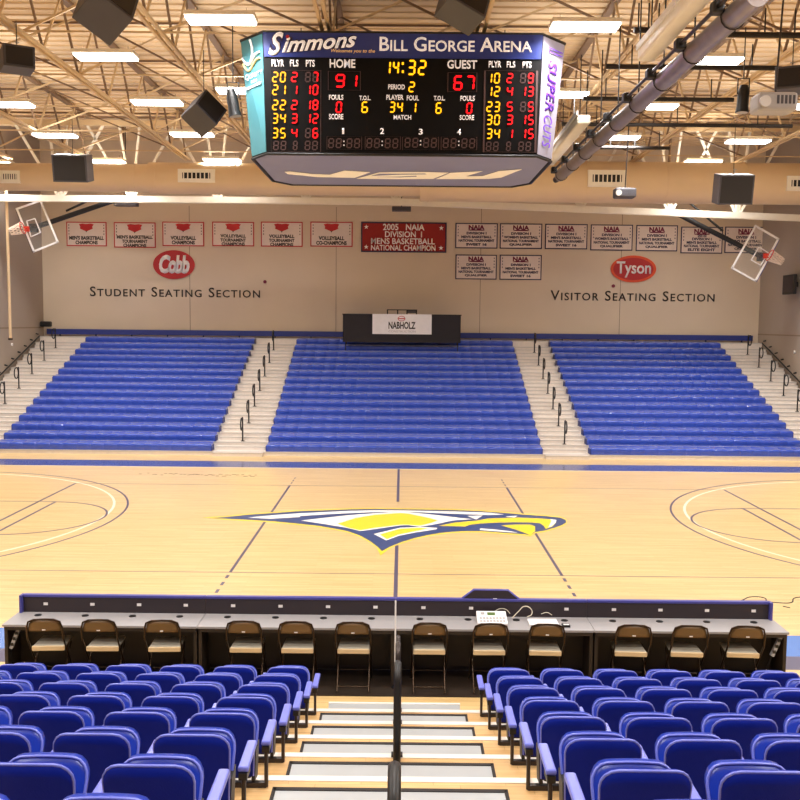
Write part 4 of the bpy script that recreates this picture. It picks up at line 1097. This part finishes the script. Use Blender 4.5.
def cable(pts, r, m, lb, name='cable'):
    cu = bpy.data.curves.new(name, 'CURVE'); cu.dimensions = '3D'; cu.bevel_depth = r; cu.bevel_resolution = 2; cu.resolution_u = 6
    s = cu.splines.new('BEZIER'); s.bezier_points.add(len(pts)-1)
    for bp, p in zip(s.bezier_points, pts): bp.co = p; bp.handle_left_type = bp.handle_right_type = 'AUTO'
    o = bpy.data.objects.new(name, cu); COL.objects.link(o)
    me = bpy.data.meshes.new_from_object(o.evaluated_get(bpy.context.evaluated_depsgraph_get())); bpy.data.objects.remove(o); bpy.data.curves.remove(cu)
    me.name = name; me.materials.clear(); me.materials.append(MT[m]); o = bpy.data.objects.new(name, me); COL.objects.link(o); tag(o, lb, 'cable'); return o
def tp(px, py, y): return at(px, py, y)
cable([tp(512,618,11.72), tp(519,611,11.75), tp(524,606.5,11.78), tp(530,608,11.78), tp(532,613.5,11.76), tp(527,617,11.72)], .006, 'cable', 'pale looping cable standing between console and laptop')
cable([tp(493,613,11.78), tp(499,609,11.79), tp(506,609.5,11.79), tp(510,613.5,11.78)], .005, 'cable', 'pale cable arching behind the console')
cable([tp(541,614,11.78), tp(547,612.5,11.78), tp(552,615,11.75)], .005, 'cable', 'short pale cable behind the laptop')
cable([atz(742,600.5), atz(752,597), atz(764,598), atz(768,601.5), atz(779,603), atz(790,603), atz(795,598), atz(806,597)], .012, 'black', 'black cable wandering over the court beyond the right table end')
cable([atz(783,606.5), atz(790,608)], .012, 'black', 'short black cable end on the court by the right table corner')
for px, py, lb, s in ((21, 640, 'white plug strip hanging at the left table end', -1), (771, 650, 'white plug strip hanging at the right table end', 1)):
    x = (TXS[0]+.12) if s < 0 else (TXS[4]-.12); z = .55
    t = thing('power_strip', lb, 'power strip', (x, TY0+.10, z))
    MB().bar((-.05, 0, -.13), (.05, 0, .12), .05, .04).build('body', 'grey', t)
    for q in (-.6, 0, .6): MB().box(-.02+.05*q, -.028, .12*q-.02, .02+.05*q, -.015, .12*q+.02).build('socket', 'black', t)
    MB().tube([(-.05, 0, -.13), (-.08, .05, -.3), (0, .1, -z+.03)], .008, 6).build('cord', 'black', t)

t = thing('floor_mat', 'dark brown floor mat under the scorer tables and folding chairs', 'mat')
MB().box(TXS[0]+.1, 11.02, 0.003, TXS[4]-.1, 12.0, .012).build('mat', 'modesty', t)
# folding chairs
def make_fold():
    t = thing('folding_chair', 'x', 'chair', group='folding chairs at the scorer tables')
    w = .21
    # seat
    MB().add([(-.20,.0,.445),(.20,.0,.445),(.185,.38,.455),(-.185,.38,.455),(-.20,.0,.475),(.20,.0,.475),(.185,.38,.485),(-.185,.38,.485)],
        [(3,2,1,0),(4,5,6,7),(0,1,5,4),(1,2,6,5),(2,3,7,6),(3,0,4,7)]).build('seat', 'chairs', t, bevel=.02)
    MB().box(-.20, -.014, .42, .20, .014, .482).build('seat_edge', 'chairt', t, bevel=.012)
    # backrest, slightly curved
    b = MB(); n = 8; vs = []
    for j, (z, hw) in enumerate(((.70,.19),(.735,.195),(.80,.185),(.832,.15))):
        for i in range(n+1):
            u = -1+2*i/n
            for dy in (0, .022): vs.append((u*hw, -.12-.03*(1-u*u)-.02*j/3+dy, z+.008*(1-u*u)))
    fs = []
    for j in range(3):
        for i in range(n):
            a = (j*(n+1)+i)*2; c = a+2*(n+1)
            fs += [(a, a+2, c+2, c), (a+1, c+1, c+3, a+3)]
    for i in range(n):
        a = i*2; c = 3*(n+1)*2+i*2
        fs += [(a, a+1, a+3, a+2), (c, c+2, c+3, c+1)]
    for j in range(3):
        a = j*(n+1)*2; c = a+2*(n+1); fs += [(a, c, c+1, a+1)]; a += 2*n; c += 2*n; fs += [(a, a+1, c+1, c)]
    b.add(vs, fs, 0, True).build('backrest', 'chairb', t)
    # back frame runs down into the front legs
    top = [(-.215, -.10, .60), (-.215, -.13, .74), (-.19, -.145, .82), (-.12, -.155, .85), (0, -.16, .855), (.12, -.155, .85), (.19, -.145, .82), (.215, -.13, .74), (.215, -.10, .60)]
    MB().tube(top, .012, 8).build('back_frame', 'chairf', t)
    for s in (-1, 1):
        MB().tube([(s*.215, -.10, .60), (s*.215, .02, .44), (s*.215, .34, .006)], .012, 8).build('leg', 'chairf', t)
        MB().tube([(s*.195, .28, .44), (s*.195, -.14, .006)], .012, 8).build('leg', 'chairf', t)
    MB().tube([(-.215, .25, .13), (.215, .25, .13)], .009, 6).build('stretcher', 'chairf', t)
    MB().tube([(-.195, -.09, .055), (.195, -.09, .055)], .009, 6).build('stretcher', 'chairf', t)
    MB().box(-.02, -.158, .72, .02, -.150, .732).build('tag_plate', 'white', t)
    return t
fc = make_fold(); fk = [c for c in COL.objects if c.parent is fc]
cx_px = [(43,'furthest left, beside the blue floor'), (98,'second from the left table end'), (161,'third from the left table end, by the first table joint'), (243.5,'just past the first table joint, fourth from the left'),
         (296,'fifth from the left table end'), (353,'just left of the white pole at the centre joint'), (430,'just right of the white pole at the centre joint'), (491,'in front of the scoring console'),
         (548,'in front of the closed laptop'), (635,'third from the right table end, past the joint'), (692,'second from the right table end'), (749,'furthest right, nearest the floor cables')]
for i, (px, lb) in enumerate(cx_px):
    t = fc if i == 0 else fc.copy()
    if i:
        COL.objects.link(t)
        for c in fk: d = c.copy(); COL.objects.link(d); d.parent = t
    p = at(px, 622, 11.10); t.location = (p.x, 11.25, .013); t.scale = (1.0, 1.05, 1.045); t['label'] = 'brown folding chair '+lb
    t.rotation_euler.z = math.radians([4,2,3,0,0,0,0,1,-2,-3,-3,-4][i])

# ------------------------------------------------------------------ render look
w = bpy.data.worlds.new('world'); SC.world = w; w.use_nodes = True
w.node_tree.nodes['Background'].inputs['Color'].default_value = (.9, .85, .8, 1); w.node_tree.nodes['Background'].inputs['Strength'].default_value = .05
SC.view_settings.view_transform = 'Standard'; SC.view_settings.look = 'None'; SC.view_settings.gamma = 1; SC.view_settings.exposure = 0.28
SC.view_settings.use_curve_mapping = False
SC.cycles.max_bounces = 8; SC.cycles.diffuse_bounces = 5; SC.cycles.glossy_bounces = 4; SC.cycles.use_denoising = True
SC.cycles.sample_clamp_indirect = 6
